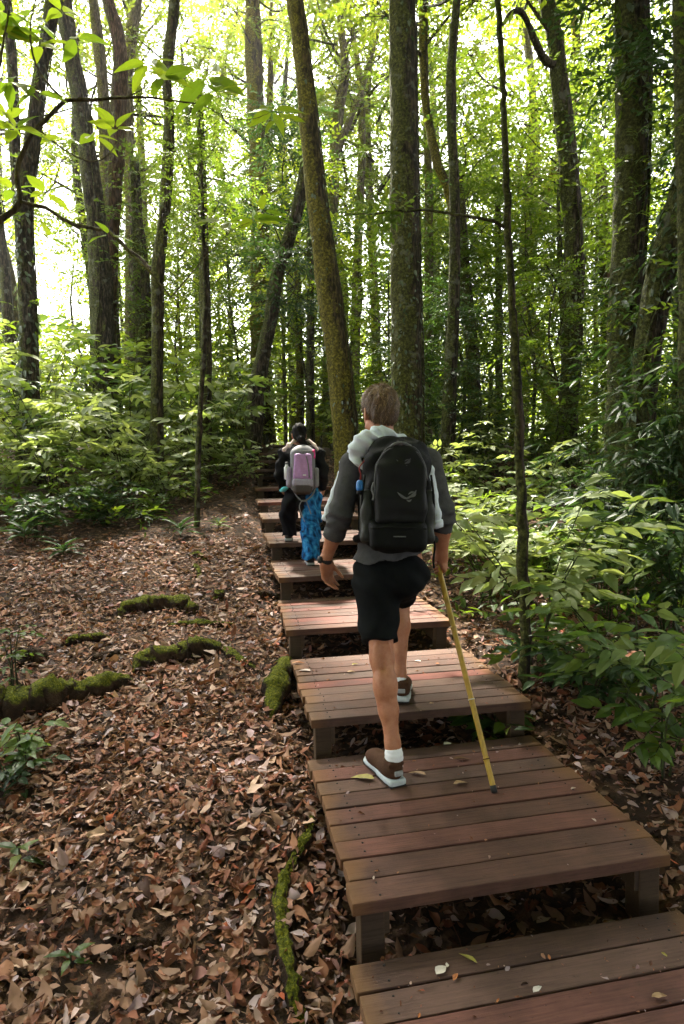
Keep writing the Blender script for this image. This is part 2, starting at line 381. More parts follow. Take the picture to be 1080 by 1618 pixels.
# fallen leaves: nobody could count them
def litter():
    rng = np.random.default_rng(3); P = []
    for y0, y1, dens in ((.5, 4, 2200), (4, 7.2, 1150), (7.2, 14, 280)):
        a, b2 = -(.62*y1+1.2), (.62*y1+1.0)
        n = int((b2-a)*(y1-y0)*dens)
        x = rng.uniform(a, b2, n); y = rng.uniform(y0, y1, n)
        k = (x > -(.62*y+1.2)) & (x < .62*y+1.0)
        d = np.abs(x - stair_axis(y))
        veg = np.clip((y - (6.9 + .9*np.clip(x+2.2, 0, 2)))/1.5, 0, .8)*(x < -1.3)
        k &= rng.random(n) > veg
        rt = (x > stair_axis(y)+.7); k &= ~(rt & (rng.random(n) < .35))
        k &= ~((d < .6) & (rng.random(n) < .55))
        P.append(np.stack([x[k], y[k]], 1))
    P = np.concatenate(P); n = len(P)
    z = ground(P[:, 0], P[:, 1]) + rng.uniform(.0, .035, n)
    pos = np.column_stack([P, z])
    D = nrm(np.column_stack([rng.normal(size=(n, 2)), rng.normal(0, .30, n)]))
    Nn = nrm(np.column_stack([rng.normal(0, .34, (n, 2)), np.ones(n)]))
    flip = rng.random(n) < .4
    Nn[flip, 2] *= -1
    size = np.clip(rng.lognormal(math.log(.036), .50, n), .016, .095)*np.interp(P[:, 1], [1, 6, 13], [.95, 1.1, 1.6])
    r = np.clip(rng.beta(1.5, 1.7, n), 0, 1)
    big = rng.random(n) < .05; size[big] = rng.uniform(.055, .10, big.sum()); r[big] = np.where(rng.random(big.sum()) < .6, rng.uniform(.77, .97, big.sum()), rng.uniform(.2, .75, big.sum()))
    pale = rng.random(n) < .10; r[pale] = rng.uniform(.77, .83, pale.sum()); pale = rng.random(n) < .05; r[pale] = rng.uniform(.91, .97, pale.sum())
    dk = rng.random(n) < .22; r[dk & ~big] *= .55
    wid = rng.uniform(.6, 1.4, n); mb = MB(); kind = rng.random(n); kind[big] *= .5
    for lo, hi, tm, jit in ((0, .34, leaf14(.20, .05, .10), .03), (.34, .66, leaf14(.21, .15, .34), .05), (.66, .88, leaf14(.20, -.13, -.25), .05), (.88, 1.01, leaf14(.25, .08, .05), .09)):
        for near in (0, 1):
            k = (kind >= lo) & (kind < hi) & ((P[:, 1] < 5.5) == bool(near)); t2 = tm if near else leaf8(.21, .07, .1)
            V, T = place_leaves(t2, pos[k], D[k], Nn[k], size[k], wid[k], jit, rng); mb.add(V, T, 0, np.repeat(r[k], len(t2[0])))
    m = 2600; i = rng.choice(n, m)                                  # twigs among the leaves
    for p, a, l, q in zip(pos[i], rng.uniform(0, 6.28, m), rng.lognormal(math.log(.09), .5, m), rng.uniform(.0008, .0026, m)):
        if p[1] > 7: continue
        d = np.array([math.cos(a), math.sin(a), rng.normal(0, .12)])*l; V, T = tube([p+[0, 0, .008], p+d*.5+rng.normal(0, .006, 3)+[0, 0, .012], p+d+[0, 0, .008]], [q, q*.9, q*.5], 4, cap=False); mb.add(V, T, 0, .12)
    return mb.mesh('leaf_litter', [M['litter']], True)
tag(link('leaf_litter', litter()), 'thick carpet of fallen brown leaves over the forest floor', 'leaf litter', kind='stuff')

# ------------------------------------------------------------------ wooden platforms
STEP_LABEL = ['dark lowest wooden platform cut off by the bottom of the picture',
 'large wooden platform the man stands on with the stick tip on it',
 'wooden platform with a red plank just above the one the man stands on',
 'wooden platform behind the raised knee and shorts of the man',
 'wooden step platform under the lower foot of the woman',
 'narrow looking wooden step under the raised foot of the woman',
 'thin wooden step first above the one the raised foot of the woman is on',
 'thin wooden step level with the knees of the woman',
 'wooden step level with the hips of the woman and edge-on to view',
 'wooden step level with the bottom of the pink backpack',
 'wooden step beside the pink backpack low on the rise',
 'wooden step beside the shoulders of the woman near the top',
 'second highest dark wooden step near the leaning mossy trunk',
 'topmost wooden step level with the head of the woman']
M['nail'] = plain('dark nail head', (.018, .014, .012), .6, .4, .3, 90, .2)
def platform(k, x, y, z, L, th):
    rng = np.random.default_rng(40+k)
    t = thing('wooden_platform', STEP_LABEL[k], 'wooden step', (x, y, z), th, 'wooden platforms of the forest stairway')
    n = 9 if L > .9 else 7
    if k == 0: n = 9
    w = L/n
    for q in range(n):
        dx0, dx1 = rng.normal(0, .005, 2); wq = w - rng.uniform(.006, .011)
        yc = (q+.5)*w
        bx, T = box((0, 0, 0), (WID+dx1, wq, .046), .005)
        # slight cup, wear and waviness along the board
        mb = MB().add(bx, T)
        for ex in (-WID/2+.10, WID/2-.10):
            for ey in (-wq*.27, wq*.27):
                V, T2 = tube([[ex+rng.normal(0, .004), ey+rng.normal(0, .003), .0225], [ex, ey, .0238]], [.0042, .0036], 8); mb.add(V, T2, 1)
        o = mb.build('plank', [M['plank'], M['nail']], t)
        o.location = (WID/2+dx0, yc, -.023 + rng.normal(0, .0012)); o.rotation_euler = (rng.normal(0, .006), rng.normal(0, .0015), rng.normal(0, .0025))
    for sx in (.10, WID-.10):
        bx, T = box((0, 0, 0), (.06, L-.05, .10), .004)
        o = MB().add(bx, T).build('joist', [M['post']], t); o.location = (sx, L/2+.012, -.098)
    for sx in (.065, WID-.065):
        for sy in (.075, L-.10):
            gp = np.array([x+sx*math.cos(th)-sy*math.sin(th), y+sx*math.sin(th)+sy*math.cos(th)])
            h = max(.14, (z-.046) - float(ground(gp[0], gp[1])) + .12)
            off = -.042 if sx < .5 else .042
            bx, T = box((0, 0, 0), (.085, .085, h), .006)
            o = MB().add(bx, T).build('post', [M['post']], t); o.location = (sx + (.004 if sx < .5 else -.004), sy, -.048-h/2)
    return t
PLAT = [platform(k, *s) for k, s in enumerate(STEPS)]
# ------------------------------------------------------------------ crowns (a few meshes, shared by copies)
def crown_mesh(name, seed, clumps, nspray, nl, size, length, rad, mats, tmpl=None, flat=.5, sag=.3, limb=.035, from_axis=True, wid=1.0, limb_ns=5):
    """foliage of one crown: limbs run from the trunk axis to every clump, twigs with leaves radiate from each clump"""
    rng = np.random.default_rng(seed); mb = MB(); P = []; D = []
    for (c, r) in clumps:
        c = np.asarray(c, float)
        if limb:
            st = np.array([c[0]*.04, c[1]*.04, c[2]-.35*np.linalg.norm(c[:2])-rng.uniform(.1, .5)]) if from_axis else np.array([0, 0, 0])
            md = (st+c)/2 + rng.normal(0, .10*np.linalg.norm(c-st), 3)
            V, T = tube(spline([st, md, c], 8), np.linspace(limb, limb*.28, 8), limb_ns, cap=False); mb.add(V, T, 1)
        n = nspray
        d = rand_dirs(n, rng, .12, flat)
        P.append(c + d*r*rng.uniform(.05, .75, (n, 1))*np.array([1, 1, .6])); D.append(nrm(d + rng.normal(0, .25, d.shape)))
        if limb:
            for q in range(0, n, max(1, n//7)):
                V, T = tube(np.stack([c, c + d[q]*r*.9]), [limb*.22, limb*.05], 3, cap=False); mb.add(V, T, 1)
    P = np.concatenate(P); D = np.concatenate(D)
    D[:, 2] *= .6; D = nrm(D)
    pos, dr, nn, sz, t = sprays(P, D, length*rng.uniform(.7, 1.3, len(P)), nl, size, rng, sag)
    tm = tmpl or leaf4()
    V, T = place_leaves(tm, pos, dr, nn, sz, wid)
    r = np.clip(np.repeat(rng.random(len(P)), nl)*.55 + rng.random(len(pos))*.45, 0, 1)
    mb.add(V, T, 0, np.repeat(r, len(tm[0])))
    return mb.mesh(name, mats)
def rand_clumps(seed, n, R, z0, z1, r, lean=0):
    rng = np.random.default_rng(seed); out = []
    for k in range(n):
        z = z0 + (z1-z0)*(k+rng.random())/n; f = math.sin(math.pi*min(.97, max(.12, (z-z0)/(z1-z0)*.85+.12)))
        a = k*2.4+rng.uniform(-.5, .5); q = R*f*rng.uniform(.35, 1.0)
        out.append(((q*math.cos(a), q*math.sin(a), z), r*rng.uniform(.7, 1.3)))
    return out
LM = lambda leaf, bk='bark_dark': [M[leaf], M[bk]]
# tall canopy crowns: local origin where the crown starts on the trunk
TALL = [crown_mesh('crown', 100+k, rand_clumps(200+k, 14, 3.0, .2, 8.5, .95), 19, 12, .165, .8, 1.0, LM('canopy'), limb=.05) for k in range(4)]
MID = [crown_mesh('crown', 120+k, rand_clumps(220+k, 15, 1.35, -.6, 3.4, .62), 17, 11, .118, .58, 1.0, LM('midleaf'), limb=.018) for k in range(3)] + \
      [crown_mesh('crown', 130+k, rand_clumps(230+k, 15, 1.5, -.8, 3.6, .66), 16, 11, .125, .62, 1.0, LM('brightleaf'), limb=.018) for k in range(2)]
DARK = [crown_mesh('crown', 140, rand_clumps(240, 15, 1.3, -1.2, 3.0, .65), 24, 12, .12, .55, 1.0, LM('darkleaf'), limb=.018, wid=.8)]

def trunk_mesh(P, r, seed, mat, ns=14, branches=(), bump=.045, n=None):
    rng = np.random.default_rng(seed); mb = MB()
    if ns >= 14:
        Lt = np.linalg.norm(np.diff(P, axis=0), axis=1).sum(); PR = spline(np.column_stack([P, r]), int(min(170, Lt/.055)))
        V, T = tube(PR[:, :3], PR[:, 3], 40, rng, bump*.5, ridge=.16 if ns < 18 else .13); mb.add(V, T)
    else:
        PR = spline(np.column_stack([P, r]), n or max(18, len(P)*9))
        V, T = tube(PR[:, :3] + rng.normal(0, .004, (len(PR), 3)), PR[:, 3], ns, rng, bump); mb.add(V, T)
    return mb.mesh('trunk', [M[mat]], smooth=True)
def branch_part(root, P, r, seed, mat, ns=7):
    rng = np.random.default_rng(seed)
    PR = spline(np.column_stack([P, r]), 26)
    V, T = tube(PR[:, :3] + rng.normal(0, .004, (26, 3)), PR[:, 3], ns, rng, .06)
    return MB().add(V - np.array(root.location), T).build('branch', [M[mat]], root, True)
def foliage_along(pts, n, nl, size, length, seed, mat, out=.0, sag=.25, wid=1.0, tmpl=None, name='foliage', root=None, flat=.5):
    rng = np.random.default_rng(seed); pts = np.asarray(pts, float)
    u = rng.uniform(0, len(pts)-1.001, n); i = u.astype(int); f = (u-i)[:, None]
    P = pts[i]*(1-f) + pts[i+1]*f
    D = rand_dirs(n, rng, 0, flat); P = P + D*out
    pos, dr, nn, sz, t = sprays(P, D, length*rng.uniform(.6, 1.3, n), nl, size, rng, sag)
    tm = tmpl or leaf8(.20); V, T = place_leaves(tm, pos, dr, nn, sz, wid)
    r = np.clip(np.repeat(rng.random(n), nl)*.5 + rng.random(len(pos))*.5, 0, 1)
    return MB().add(V - np.array(root.location), T, 0, np.repeat(r, len(tm[0]))).build(name, [M[mat]], root)
def climbers(root, P, r, n, size, seed, mat='ivy', hang=1.0):
    """small leaves that grow on the bark itself"""
    rng = np.random.default_rng(seed); PR = spline(np.column_stack([P, r]), 80)
    i = rng.integers(0, 80, n); a = rng.uniform(0, 6.283, n)
    # in patches
    keep = (np.sin(i*.33+a*1.0+seed) + np.sin(i*.11+seed*2)) > rng.uniform(-.9, 1.2, n); i, a = i[keep], a[keep]; n = len(i)
    o = np.stack([np.cos(a), np.sin(a), np.zeros(n)], 1)
    pos = PR[i, :3] + o*(PR[i, 3:4]*1.02+.004); pos[:, 2] += rng.normal(0, .06, n)
    dr = nrm(o*.55 + np.array([0, 0, -hang]) + rng.normal(0, .35, (n, 3))); nn = o + np.array([0, 0, .5]) + rng.normal(0, .25, (n, 3))
    tm = leaf8(.24); V, T = place_leaves(tm, pos, dr, nn, size*rng.uniform(.6, 1.3, n))
    return MB().add(V - np.array(root.location), T, 0, np.repeat(rng.random(n), 8)).build('climbing_leaves', [M[mat]], root)

def ground_hit(px, py):
    r = ray(px, py); t = 1.0
    for t in np.arange(1.0, 40, .02):
        p = r*t
        if p[2]+Z0 <= float(ground(p[0], p[1])): return p[1]
    return 20.0
TREES = []   # (root, px near the base, depth) for the labels of the undergrowth
def tree(label, Y, pts, mat, seed, top=None, crown=0, cz=None, crown_scale=1.0, ivy=0, ivysize=.06, ns=14, name='forest_tree', fork=None, cat='tree', flare=1.35, bump=.045):
    """pts: (px, py, width_px[, extra depth]) from the top of the frame downwards; runs on down to the ground"""
    P = []; r = []
    for q in pts:
        dy = q[3] if len(q) > 3 else 0
        P.append(at(q[0], q[1], Y+dy)); r.append(q[2]/2*(Y+dy)/F_PX)
    b = P[-1]; g = float(ground(b[0], b[1]))
    if b[2] - g > .25:
        d = (P[-1]-P[-2]); d = d/max(abs(d[2]), .2)
        e = b + np.array([d[0]*.25, d[1]*.25, 0])*(b[2]-g); e[2] = g+.06; P.append(e); r.append(r[-1]*1.08)
        e2 = e.copy(); e2[2] = g-.2; P.append(e2); r.append(r[-1]*flare)
    else:
        e2 = b.copy(); e2[2] = g-.2; P.append(e2); r.append(r[-1]*flare)
    P = P[::-1]; r = r[::-1]
    P[0][:2] = P[1][:2]
    # above the frame: carry on in the same direction
    d = P[-1]-P[-2]; d = d/np.linalg.norm(d)
    H = top if top is not None else 13.0
    if P[-1][2] < H:
        up = np.array([d[0]*.6, d[1]*.6, max(d[2], .6)]); up /= np.linalg.norm(up)
        k = (H-P[-1][2])/up[2]
        P.append(P[-1]+up*k*.5); r.append(r[-1]*.8); P.append(P[-1]+up*k*.5); r.append(r[-2]*.45)
    P = np.array(P); r = np.array(r)
    root = thing(name, label, cat, (P[0][0], P[0][1], float(ground(P[0][0], P[0][1]))))
    L = np.array(root.location)
    link('trunk', trunk_mesh(P-L, r, seed, mat, ns, bump=bump), root)
    if crown is not None:
        cz = cz if cz is not None else H-4.0
        i = int(np.argmin(np.abs(P[:, 2]-cz))); 
        px_ = np.interp(cz, P[:, 2], P[:, 0]); py_ = np.interp(cz, P[:, 2], P[:, 1])
        o = link('crown', crown, root); o.location = Vector((px_-L[0], py_-L[1], cz-L[2])); o.rotation_euler = (0, 0, seed*1.7)
        o.scale = (crown_scale*((.74 if px_ > -.6 else .62) if crown in TALL else 1.0),)*3
    if ivy: climbers(root, P, r, ivy, ivysize, seed+5)
    TREES.append((root, pts[-1][0], Y, label))
    return root, P, r

def vine(root, P, r, seed, rad=.012, turns=.4):
    rng = np.random.default_rng(seed); PR = spline(np.column_stack([P, r]), 60); a = rng.uniform(-2.6, -.5) + np.cumsum(rng.normal(0, .10, 60)) + np.linspace(0, turns*6.28, 60)
    q = PR[:, :3] + np.stack([np.cos(a), np.sin(a), np.zeros(60)], 1)*(PR[:, 3:4]*1.03+rad*.5)
    V, T = tube(q, rad*np.linspace(1.2, .7, 60), 6, rng, .08); return MB().add(V-np.array(root.location), T).build('vine', [M['bark_dark']], root, True)
T_ = {}
def TR(key, *a, **k): T_[key] = tree(*a, **k); return T_[key]
TR('ivy_left', 'dark slim trunk dotted with pale climbing leaves near the left edge', 10.3, [(84, -10, 19), (74, 60, 20), (62, 130, 20), (50, 230, 23), (38, 330, 24), (43, 480, 26), (48, 600, 27), (55, 770, 31)], 'bark_dark', 1, crown=TALL[0], ivy=1100, ivysize=.12, top=13, cz=9.5, crown_scale=.8)
TR('ivy_thin', 'thin dark trunk leaning beside the ivy dotted one at far left', 11.5, [(10, -10, 13), (20, 120, 15), (24, 250, 16), (34, 380, 17), (40, 520, 17), (36, 660, 18), (34, 765, 20)], 'bark_dark', 2, crown=TALL[1], ivy=260, ivysize=.09, top=13, cz=10, crown_scale=.8)
TR('left_big', 'stout straight grey brown trunk leaning left, behind the pale shrubs', 14, [(100, -10, 22), (112, 80, 23), (127, 160, 25), (141, 260, 27), (152, 350, 29), (160, 450, 33), (163, 555, 36)], 'bark_dark', 3, crown=TALL[2], top=18, cz=13.5)
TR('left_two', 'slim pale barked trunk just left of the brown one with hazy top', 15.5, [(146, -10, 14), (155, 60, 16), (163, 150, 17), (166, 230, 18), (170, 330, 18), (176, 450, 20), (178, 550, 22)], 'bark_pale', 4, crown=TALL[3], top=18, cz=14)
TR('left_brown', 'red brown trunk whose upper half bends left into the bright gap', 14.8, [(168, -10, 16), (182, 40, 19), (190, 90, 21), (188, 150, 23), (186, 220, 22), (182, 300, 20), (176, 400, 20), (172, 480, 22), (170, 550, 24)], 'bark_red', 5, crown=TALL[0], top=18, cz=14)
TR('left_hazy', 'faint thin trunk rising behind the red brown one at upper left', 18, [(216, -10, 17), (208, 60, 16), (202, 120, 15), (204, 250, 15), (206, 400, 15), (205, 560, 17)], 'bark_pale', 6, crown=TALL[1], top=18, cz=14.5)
TR('left_green', 'mossy green trunk with thick yellow moss right of the stout trunk', 15, [(212, 250, 13), (216, 330, 16), (222, 420, 22), (227, 500, 25), (229, 580, 27)], 'bark_green', 7, crown=MID[0], cz=5.6, top=7)
TR('path_left', 'slim upright mossy trunk standing alone left of the leafy path', 9.85, [(276, -10, 15), (268, 70, 15), (263, 130, 14), (267, 190, 15), (263, 290, 17), (256, 370, 17), (249, 430, 20), (249, 520, 18), (248, 640, 19), (248, 772, 23)], 'bark_green', 8, crown=TALL[2], top=13, cz=10.5, crown_scale=.7)
_r = T_['path_left'][0]
branch_part(_r, [at(244, 436, 9.85), at(225, 412, 9.8), at(205, 396, 9.7), at(180, 372, 9.6), at(150, 352, 9.5)], [.035, .028, .022, .016, .008], 3, 'bark_pale')
TR('path_sapling', 'very thin straight sapling right of the lone mossy trunk by the path', 7.87, [(320, 330, 5), (322, 400, 7), (325, 480, 8), (319, 600, 8), (314, 700, 9), (311, 826, 10)], 'bark_dark', 9, crown=MID[1], cz=5.0, top=6.4, crown_scale=.45, ns=8, name='sapling')
TR('path_second', 'shadowed medium trunk just behind the very thin sapling', 11.2, [(318, 250, 13), (322, 400, 15), (326, 560, 16), (326, 745, 18)], 'bark_green', 10, crown=MID[0], cz=6.8, top=8.6, crown_scale=.5)
TR('leaning_dark', 'dark crooked trunk leaning right above the far end of the path', 13, [(476, 300, 17), (466, 345, 18), (452, 390, 19), (436, 440, 20), (428, 500, 20), (416, 560, 23), (405, 620, 25), (400, 690, 27)], 'bark_dark', 11, crown=DARK[0], cz=6.3, top=8.5)
TR('back_moss', 'thick pale mossy trunk behind the dark crooked one', 17, [(398, -10, 22), (402, 120, 25), (408, 260, 27), (411, 420, 29), (411, 620, 31)], 'bark_moss', 12, crown=TALL[3], top=17, cz=12.5, bump=.07)
TR('mossy_lean', 'big moss covered trunk leaning left, behind the shoulder of the man', 9.5, [(464, -12, 24), (474, 60, 26), (484, 150, 28), (494, 260, 30), (507, 370, 33), (521, 470, 36), (534, 560, 38), (543, 650, 39), (551, 774, 42)], 'bark_moss', 13, crown=TALL[1], top=13, cz=9.5, ivy=520, ivysize=.07, ns=18)
TR('big_centre', 'thickest straight trunk in the middle, directly behind the head of the man', 9.0, [(636, -12, 40), (637, 100, 40), (638, 250, 43), (640, 400, 46), (642, 540, 48), (643, 690, 51), (644, 785, 54)], 'bark_green', 14, crown=TALL[0], top=13, cz=9.0, ivy=1700, ivysize=.075, ns=20, bump=.035)
TR('thin_back', 'thin dark far trunk between the crooked one and the leaning mossy one', 15, [(488, 300, 9), (490, 420, 11), (490, 560, 12), (490, 690, 14)], 'bark_dark', 15, crown=MID[3], cz=6, top=8, ns=9)
TR('thin_moss', 'thin yellow mossy trunk left of the thin dark far one', 17, [(466, 350, 9), (470, 450, 10), (473, 560, 12), (474, 660, 13)], 'bark_moss', 16, crown=MID[4], cz=6.5, top=8, ns=9)
TR('twisty', 'pale twisting trunk curving into the dark one right of the thickest trunk', 12, [(668, 30, 14), (669, 90, 13), (672, 160, 13), (682, 220, 13), (691, 258, 14), (704, 292, 13), (713, 330, 12), (716, 380, 12), (719, 480, 12), (716, 600, 12), (712, 730, 12)], 'bark_moss', 17, crown=TALL[2], top=13, cz=9.5, ns=9)
TR('right_slim', 'slim dark upright trunk a little right of the head of the man', 10.3, [(722, -10, 11), (716, 60, 13), (712, 130, 15), (713, 200, 15), (717, 280, 15), (718, 360, 16), (717, 470, 17), (711, 600, 20), (707, 700, 23), (704, 758, 26)], 'bark_dark', 18, crown=TALL[3], top=12, cz=9)
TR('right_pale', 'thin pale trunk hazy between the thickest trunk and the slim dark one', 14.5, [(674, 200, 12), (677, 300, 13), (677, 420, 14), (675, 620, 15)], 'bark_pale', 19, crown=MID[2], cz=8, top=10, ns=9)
TR('mid_right', 'mossy medium trunk leaning left in the shade behind the slim dark trunk', 13, [(733, 420, 17), (738, 480, 18), (745, 550, 20), (749, 620, 22), (752, 700, 25)], 'bark_green', 20, crown=MID[0], cz=6, top=8)
TR('mid_thin', 'thin far trunk seen between two slim dark trunks at right of centre', 15, [(786, 330, 9), (788, 450, 11), (788, 560, 12), (787, 690, 14)], 'bark_dark', 21, crown=MID[3], cz=6.4, top=8.4, ns=9)
TR('pole', 'pole thin sapling close to the stairs rising beside the walking stick', 3.72, [(786, -10, 8), (791, 90, 8.5), (796, 200, 9.5), (802, 360, 11), (811, 520, 13), (818, 650, 15), (822, 760, 16), (825, 850, 17), (828, 960, 18), (829, 1094, 20)], 'bark_dark', 22, crown=MID[1], top=6.2, cz=5.6, crown_scale=.55, ns=10, name='sapling', bump=.07)
_r = T_['pole'][0]
branch_part(_r, [at(799, 360, 3.72), at(770, 347, 3.75), at(730, 340, 3.8), at(660, 332, 3.9), at(600, 337, 4.0), at(545, 340, 4.1)], [.011, .010, .009, .0075, .0055, .003], 5, 'bark_dark')
foliage_along([at(660, 332, 3.9), at(600, 335, 4.0), at(540, 338, 4.1), at(640, 325, 3.95)], 26, 6, .062, .20, 8, 'midleaf', root=_r)
TR('right_grey', 'sturdy grey brown trunk right of centre bending left towards its top', 10.8, [(861, -10, 22), (872, 40, 23), (880, 95, 24), (888, 170, 26), (896, 250, 28), (904, 340, 28), (907, 430, 29), (904, 540, 29), (898, 650, 30), (893, 745, 33)], 'bark_dark', 23, crown=TALL[2], top=12.5, cz=8.8, ivy=500, ivysize=.08)
_r = T_['right_grey'][0]
branch_part(_r, [at(880, 105, 10.8), at(862, 96, 10.6), at(848, 72, 10.4), at(835, 42, 10.2), at(822, 19, 10), at(806, 22, 9.9), at(794, 40, 9.8)], [.07, .06, .055, .05, .045, .035, .02], 6, 'bark_dark')
TR('right_big', 'broad dark trunk at right wrapped in leafy climbers', 7.6, [(996, -12, 46), (1000, 120, 47), (998, 260, 47), (992, 400, 47), (986, 540, 48), (982, 680, 50), (980, 826, 56)], 'bark_dark', 24, crown=TALL[1], top=12, cz=7.6, ivy=1500, ivysize=.12, ns=20)
TR('right_lean', 'heavy dark trunk leaning in from the right edge', 7.0, [(1112, 190, 40), (1090, 270, 41), (1066, 350, 42), (1045, 430, 42), (1028, 520, 40), (1016, 620, 40), (1008, 740, 44)], 'bark_dark', 25, crown=DARK[0], top=8.5, cz=6.5, ivy=600, ivysize=.12, ns=18)
TR('right_edge', 'red brown upright trunk cut by the right edge of the picture', 6.2, [(1078, -10, 26), (1080, 120, 28), (1084, 260, 30), (1088, 420, 31), (1092, 800, 36)], 'bark_dark', 26, crown=TALL[3], top=10, cz=7, ivy=200)
TR('right_thin', 'thin dark trunk rising close against the left side of the sturdy grey brown one', 11.6, [(884, 400, 8), (887, 460, 9), (890, 540, 10), (893, 640, 10), (896, 720, 11)], 'bark_dark', 27, crown=MID[2], top=7, cz=5.6, ns=8, name='sapling')
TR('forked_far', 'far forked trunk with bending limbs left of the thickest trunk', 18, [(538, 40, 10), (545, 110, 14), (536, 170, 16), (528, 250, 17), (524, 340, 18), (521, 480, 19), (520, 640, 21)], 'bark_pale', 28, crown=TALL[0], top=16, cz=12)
_r = T_['forked_far'][0]
branch_part(_r, [at(527, 250, 18), at(548, 200, 18), at(572, 140, 18.2), at(588, 80, 18.4), at(606, 20, 18.6)], [.12, .1, .08, .07, .05], 9, 'bark_pale')
TR('gap_bent', 'slender crooked tree bending right across the bright gap', 14, [(352, 236, 7), (336, 240, 8), (322, 252, 9), (314, 275, 10), (316, 330, 11), (320, 420, 12), (322, 640, 14)], 'bark_dark', 29, top=5.5, crown=MID[0], cz=6.2, crown_scale=.8, ns=8)
TR('right_far', 'reddish far trunk in the shade right of the sturdy grey brown one', 15, [(950, 300, 15), (955, 420, 17), (958, 560, 18), (962, 700, 20)], 'bark_red', 30, crown=MID[1], cz=7, top=9)

for k, n, sd in (('right_big', 190, 3), ('right_lean', 150, 4), ('right_grey', 70, 5), ('big_centre', 46, 6), ('ivy_left', 40, 7), ('right_edge', 60, 9)):
    r_, P_, q_ = T_[k]; PP = spline(np.column_stack([P_, q_]), 40)
    PP = PP[(PP[:, 2] > Z0-.6) & (PP[:, 2] < Z0+7)]
    foliage_along(PP[:, :3], n, 8, .10 if k != 'big_centre' else .075, .42, 30+sd, 'midleaf' if sd % 2 else 'darkleaf', out=float(PP[0, 3])*.9, sag=.5, root=r_, wid=.8)
for k, sd, rad in (('right_big', 1, .016), ('right_big', 2, .010), ('right_lean', 3, .014), ('big_centre', 4, .012), ('big_centre', 5, .008), ('mossy_lean', 6, .009), ('right_grey', 7, .012), ('left_big', 8, .016), ('ivy_left', 9, .012), ('path_left', 10, .006)):
    vine(*T_[k], sd, rad)
# ------------------------------------------------------------------ landmarks for the labels of repeated plants
SHORT = dict(ivy_left='the ivy dotted trunk', left_big='the stout grey brown trunk', left_brown='the red brown bent trunk', left_green='the yellow mossy trunk',
 path_left='the lone mossy trunk by the path', path_second='the shadowed trunk by the path', leaning_dark='the crooked dark trunk', back_moss='the pale mossy trunk',
 mossy_lean='the leaning mossy trunk', big_centre='the thickest central trunk', right_slim='the slim dark trunk', mid_right='the shaded mossy trunk', mid_thin='the thin far trunk',
 pole='the pole thin sapling', right_grey='the sturdy grey brown trunk', right_big='the broad climber wrapped trunk', right_lean='the heavy leaning trunk', right_far='the reddish far trunk')
def to_px(p):
    x, y, z = p[0], p[1], p[2]-Z0
    d = y*math.cos(PITCH)-z*math.sin(PITCH); u = y*math.sin(PITCH)+z*math.cos(PITCH)
    X, Yy = F_PX*x/d, -F_PX*u/d; c, s = math.cos(ROLL), math.sin(ROLL)
    return 540+c*X-s*Yy, 809+s*X+c*Yy
_LM = [(SHORT[k], to_px(T_[k][0].location)[0], T_[k][0].location.y) for k in SHORT]
_used = {}
def where_label(kind, p, extra=('',)):
    px = to_px(p)[0]; c = sorted(_LM, key=lambda l: abs(l[1]-px) + 6*abs(l[2]-p[1]))
    for adj in extra:
        for nm, lx, ly in c[:5]:
            dx = px-lx; rel = ('just ' if abs(dx) < 35 else 'well ' if abs(dx) > 110 else '') + ('left of ' if dx < 0 else 'right of ')
            dep = 'in front and ' if p[1] < ly-1.5 else 'far behind and ' if p[1] > ly+6 else 'behind and ' if p[1] > ly+1.5 else ''
            s = f'{adj} {kind} {dep}{rel}{nm}'.strip()
            if s not in _used: _used[s] = 1; return s
    return s

# ------------------------------------------------------------------ understorey trees and far trunks
def proto_tree(name, kind_mat, crown, h, r, seed, crown_z, cs=1.0):
    rng = np.random.default_rng(seed)
    P = np.array([[0, 0, -.25], [0, 0, .1], [.06, -.04, h*.35], [-.05, .05, h*.7], [.05, .02, h]]) + np.vstack([np.zeros((2, 3)), rng.normal(0, .07*h/4, (3, 3))*[1, 1, 0]])
    root = thing(name, 'x', 'tree'); 
    link('trunk', trunk_mesh(P, np.array([1.5, 1.1, .9, .65, .25])*r, seed, kind_mat, 9), root)
    o = link('crown', crown, root); o.location = (0, 0, crown_z); o.scale = (cs,)*3; o.rotation_euler = (0, 0, seed)
    return root
PRO = [proto_tree('understorey_tree', 'bark_dark', MID[0], 5.2, .045, 1, 1.9), proto_tree('understorey_tree', 'bark_green', MID[3], 5.0, .05, 2, 1.7),
       proto_tree('understorey_tree', 'bark_dark', MID[1], 5.6, .04, 3, 2.3), proto_tree('understorey_tree', 'bark_pale', MID[4], 5.2, .05, 4, 1.9),
       proto_tree('understorey_tree', 'bark_dark', MID[2], 4.8, .04, 5, 1.6), proto_tree('understorey_tree', 'bark_dark', DARK[0], 4.6, .05, 6, 1.9)]
KIND = ['fine leaved understorey tree', 'yellow green understorey tree', 'tall fine leaved understorey tree', 'bright leafy understorey tree', 'low bushy understorey tree', 'dark glossy understorey tree']
_first = set()
def put(pro, k, kind, x, y, sc, rz, group, adjs=('', 'second', 'another small', 'another taller', 'one more')):
    z = float(ground(x, y)); r0 = pro[k]
    loc = (x, y, z-.03)
    if id(r0) not in _first:
        _first.add(id(r0)); r = r0; r.location = loc; r.rotation_euler = (0, 0, rz); r.scale = (sc,)*3
    else: r = copy_tree(r0, loc, rz, sc)
    r['label'] = where_label(kind, loc, adjs); r['group'] = group
    return r
rng = np.random.default_rng(11)
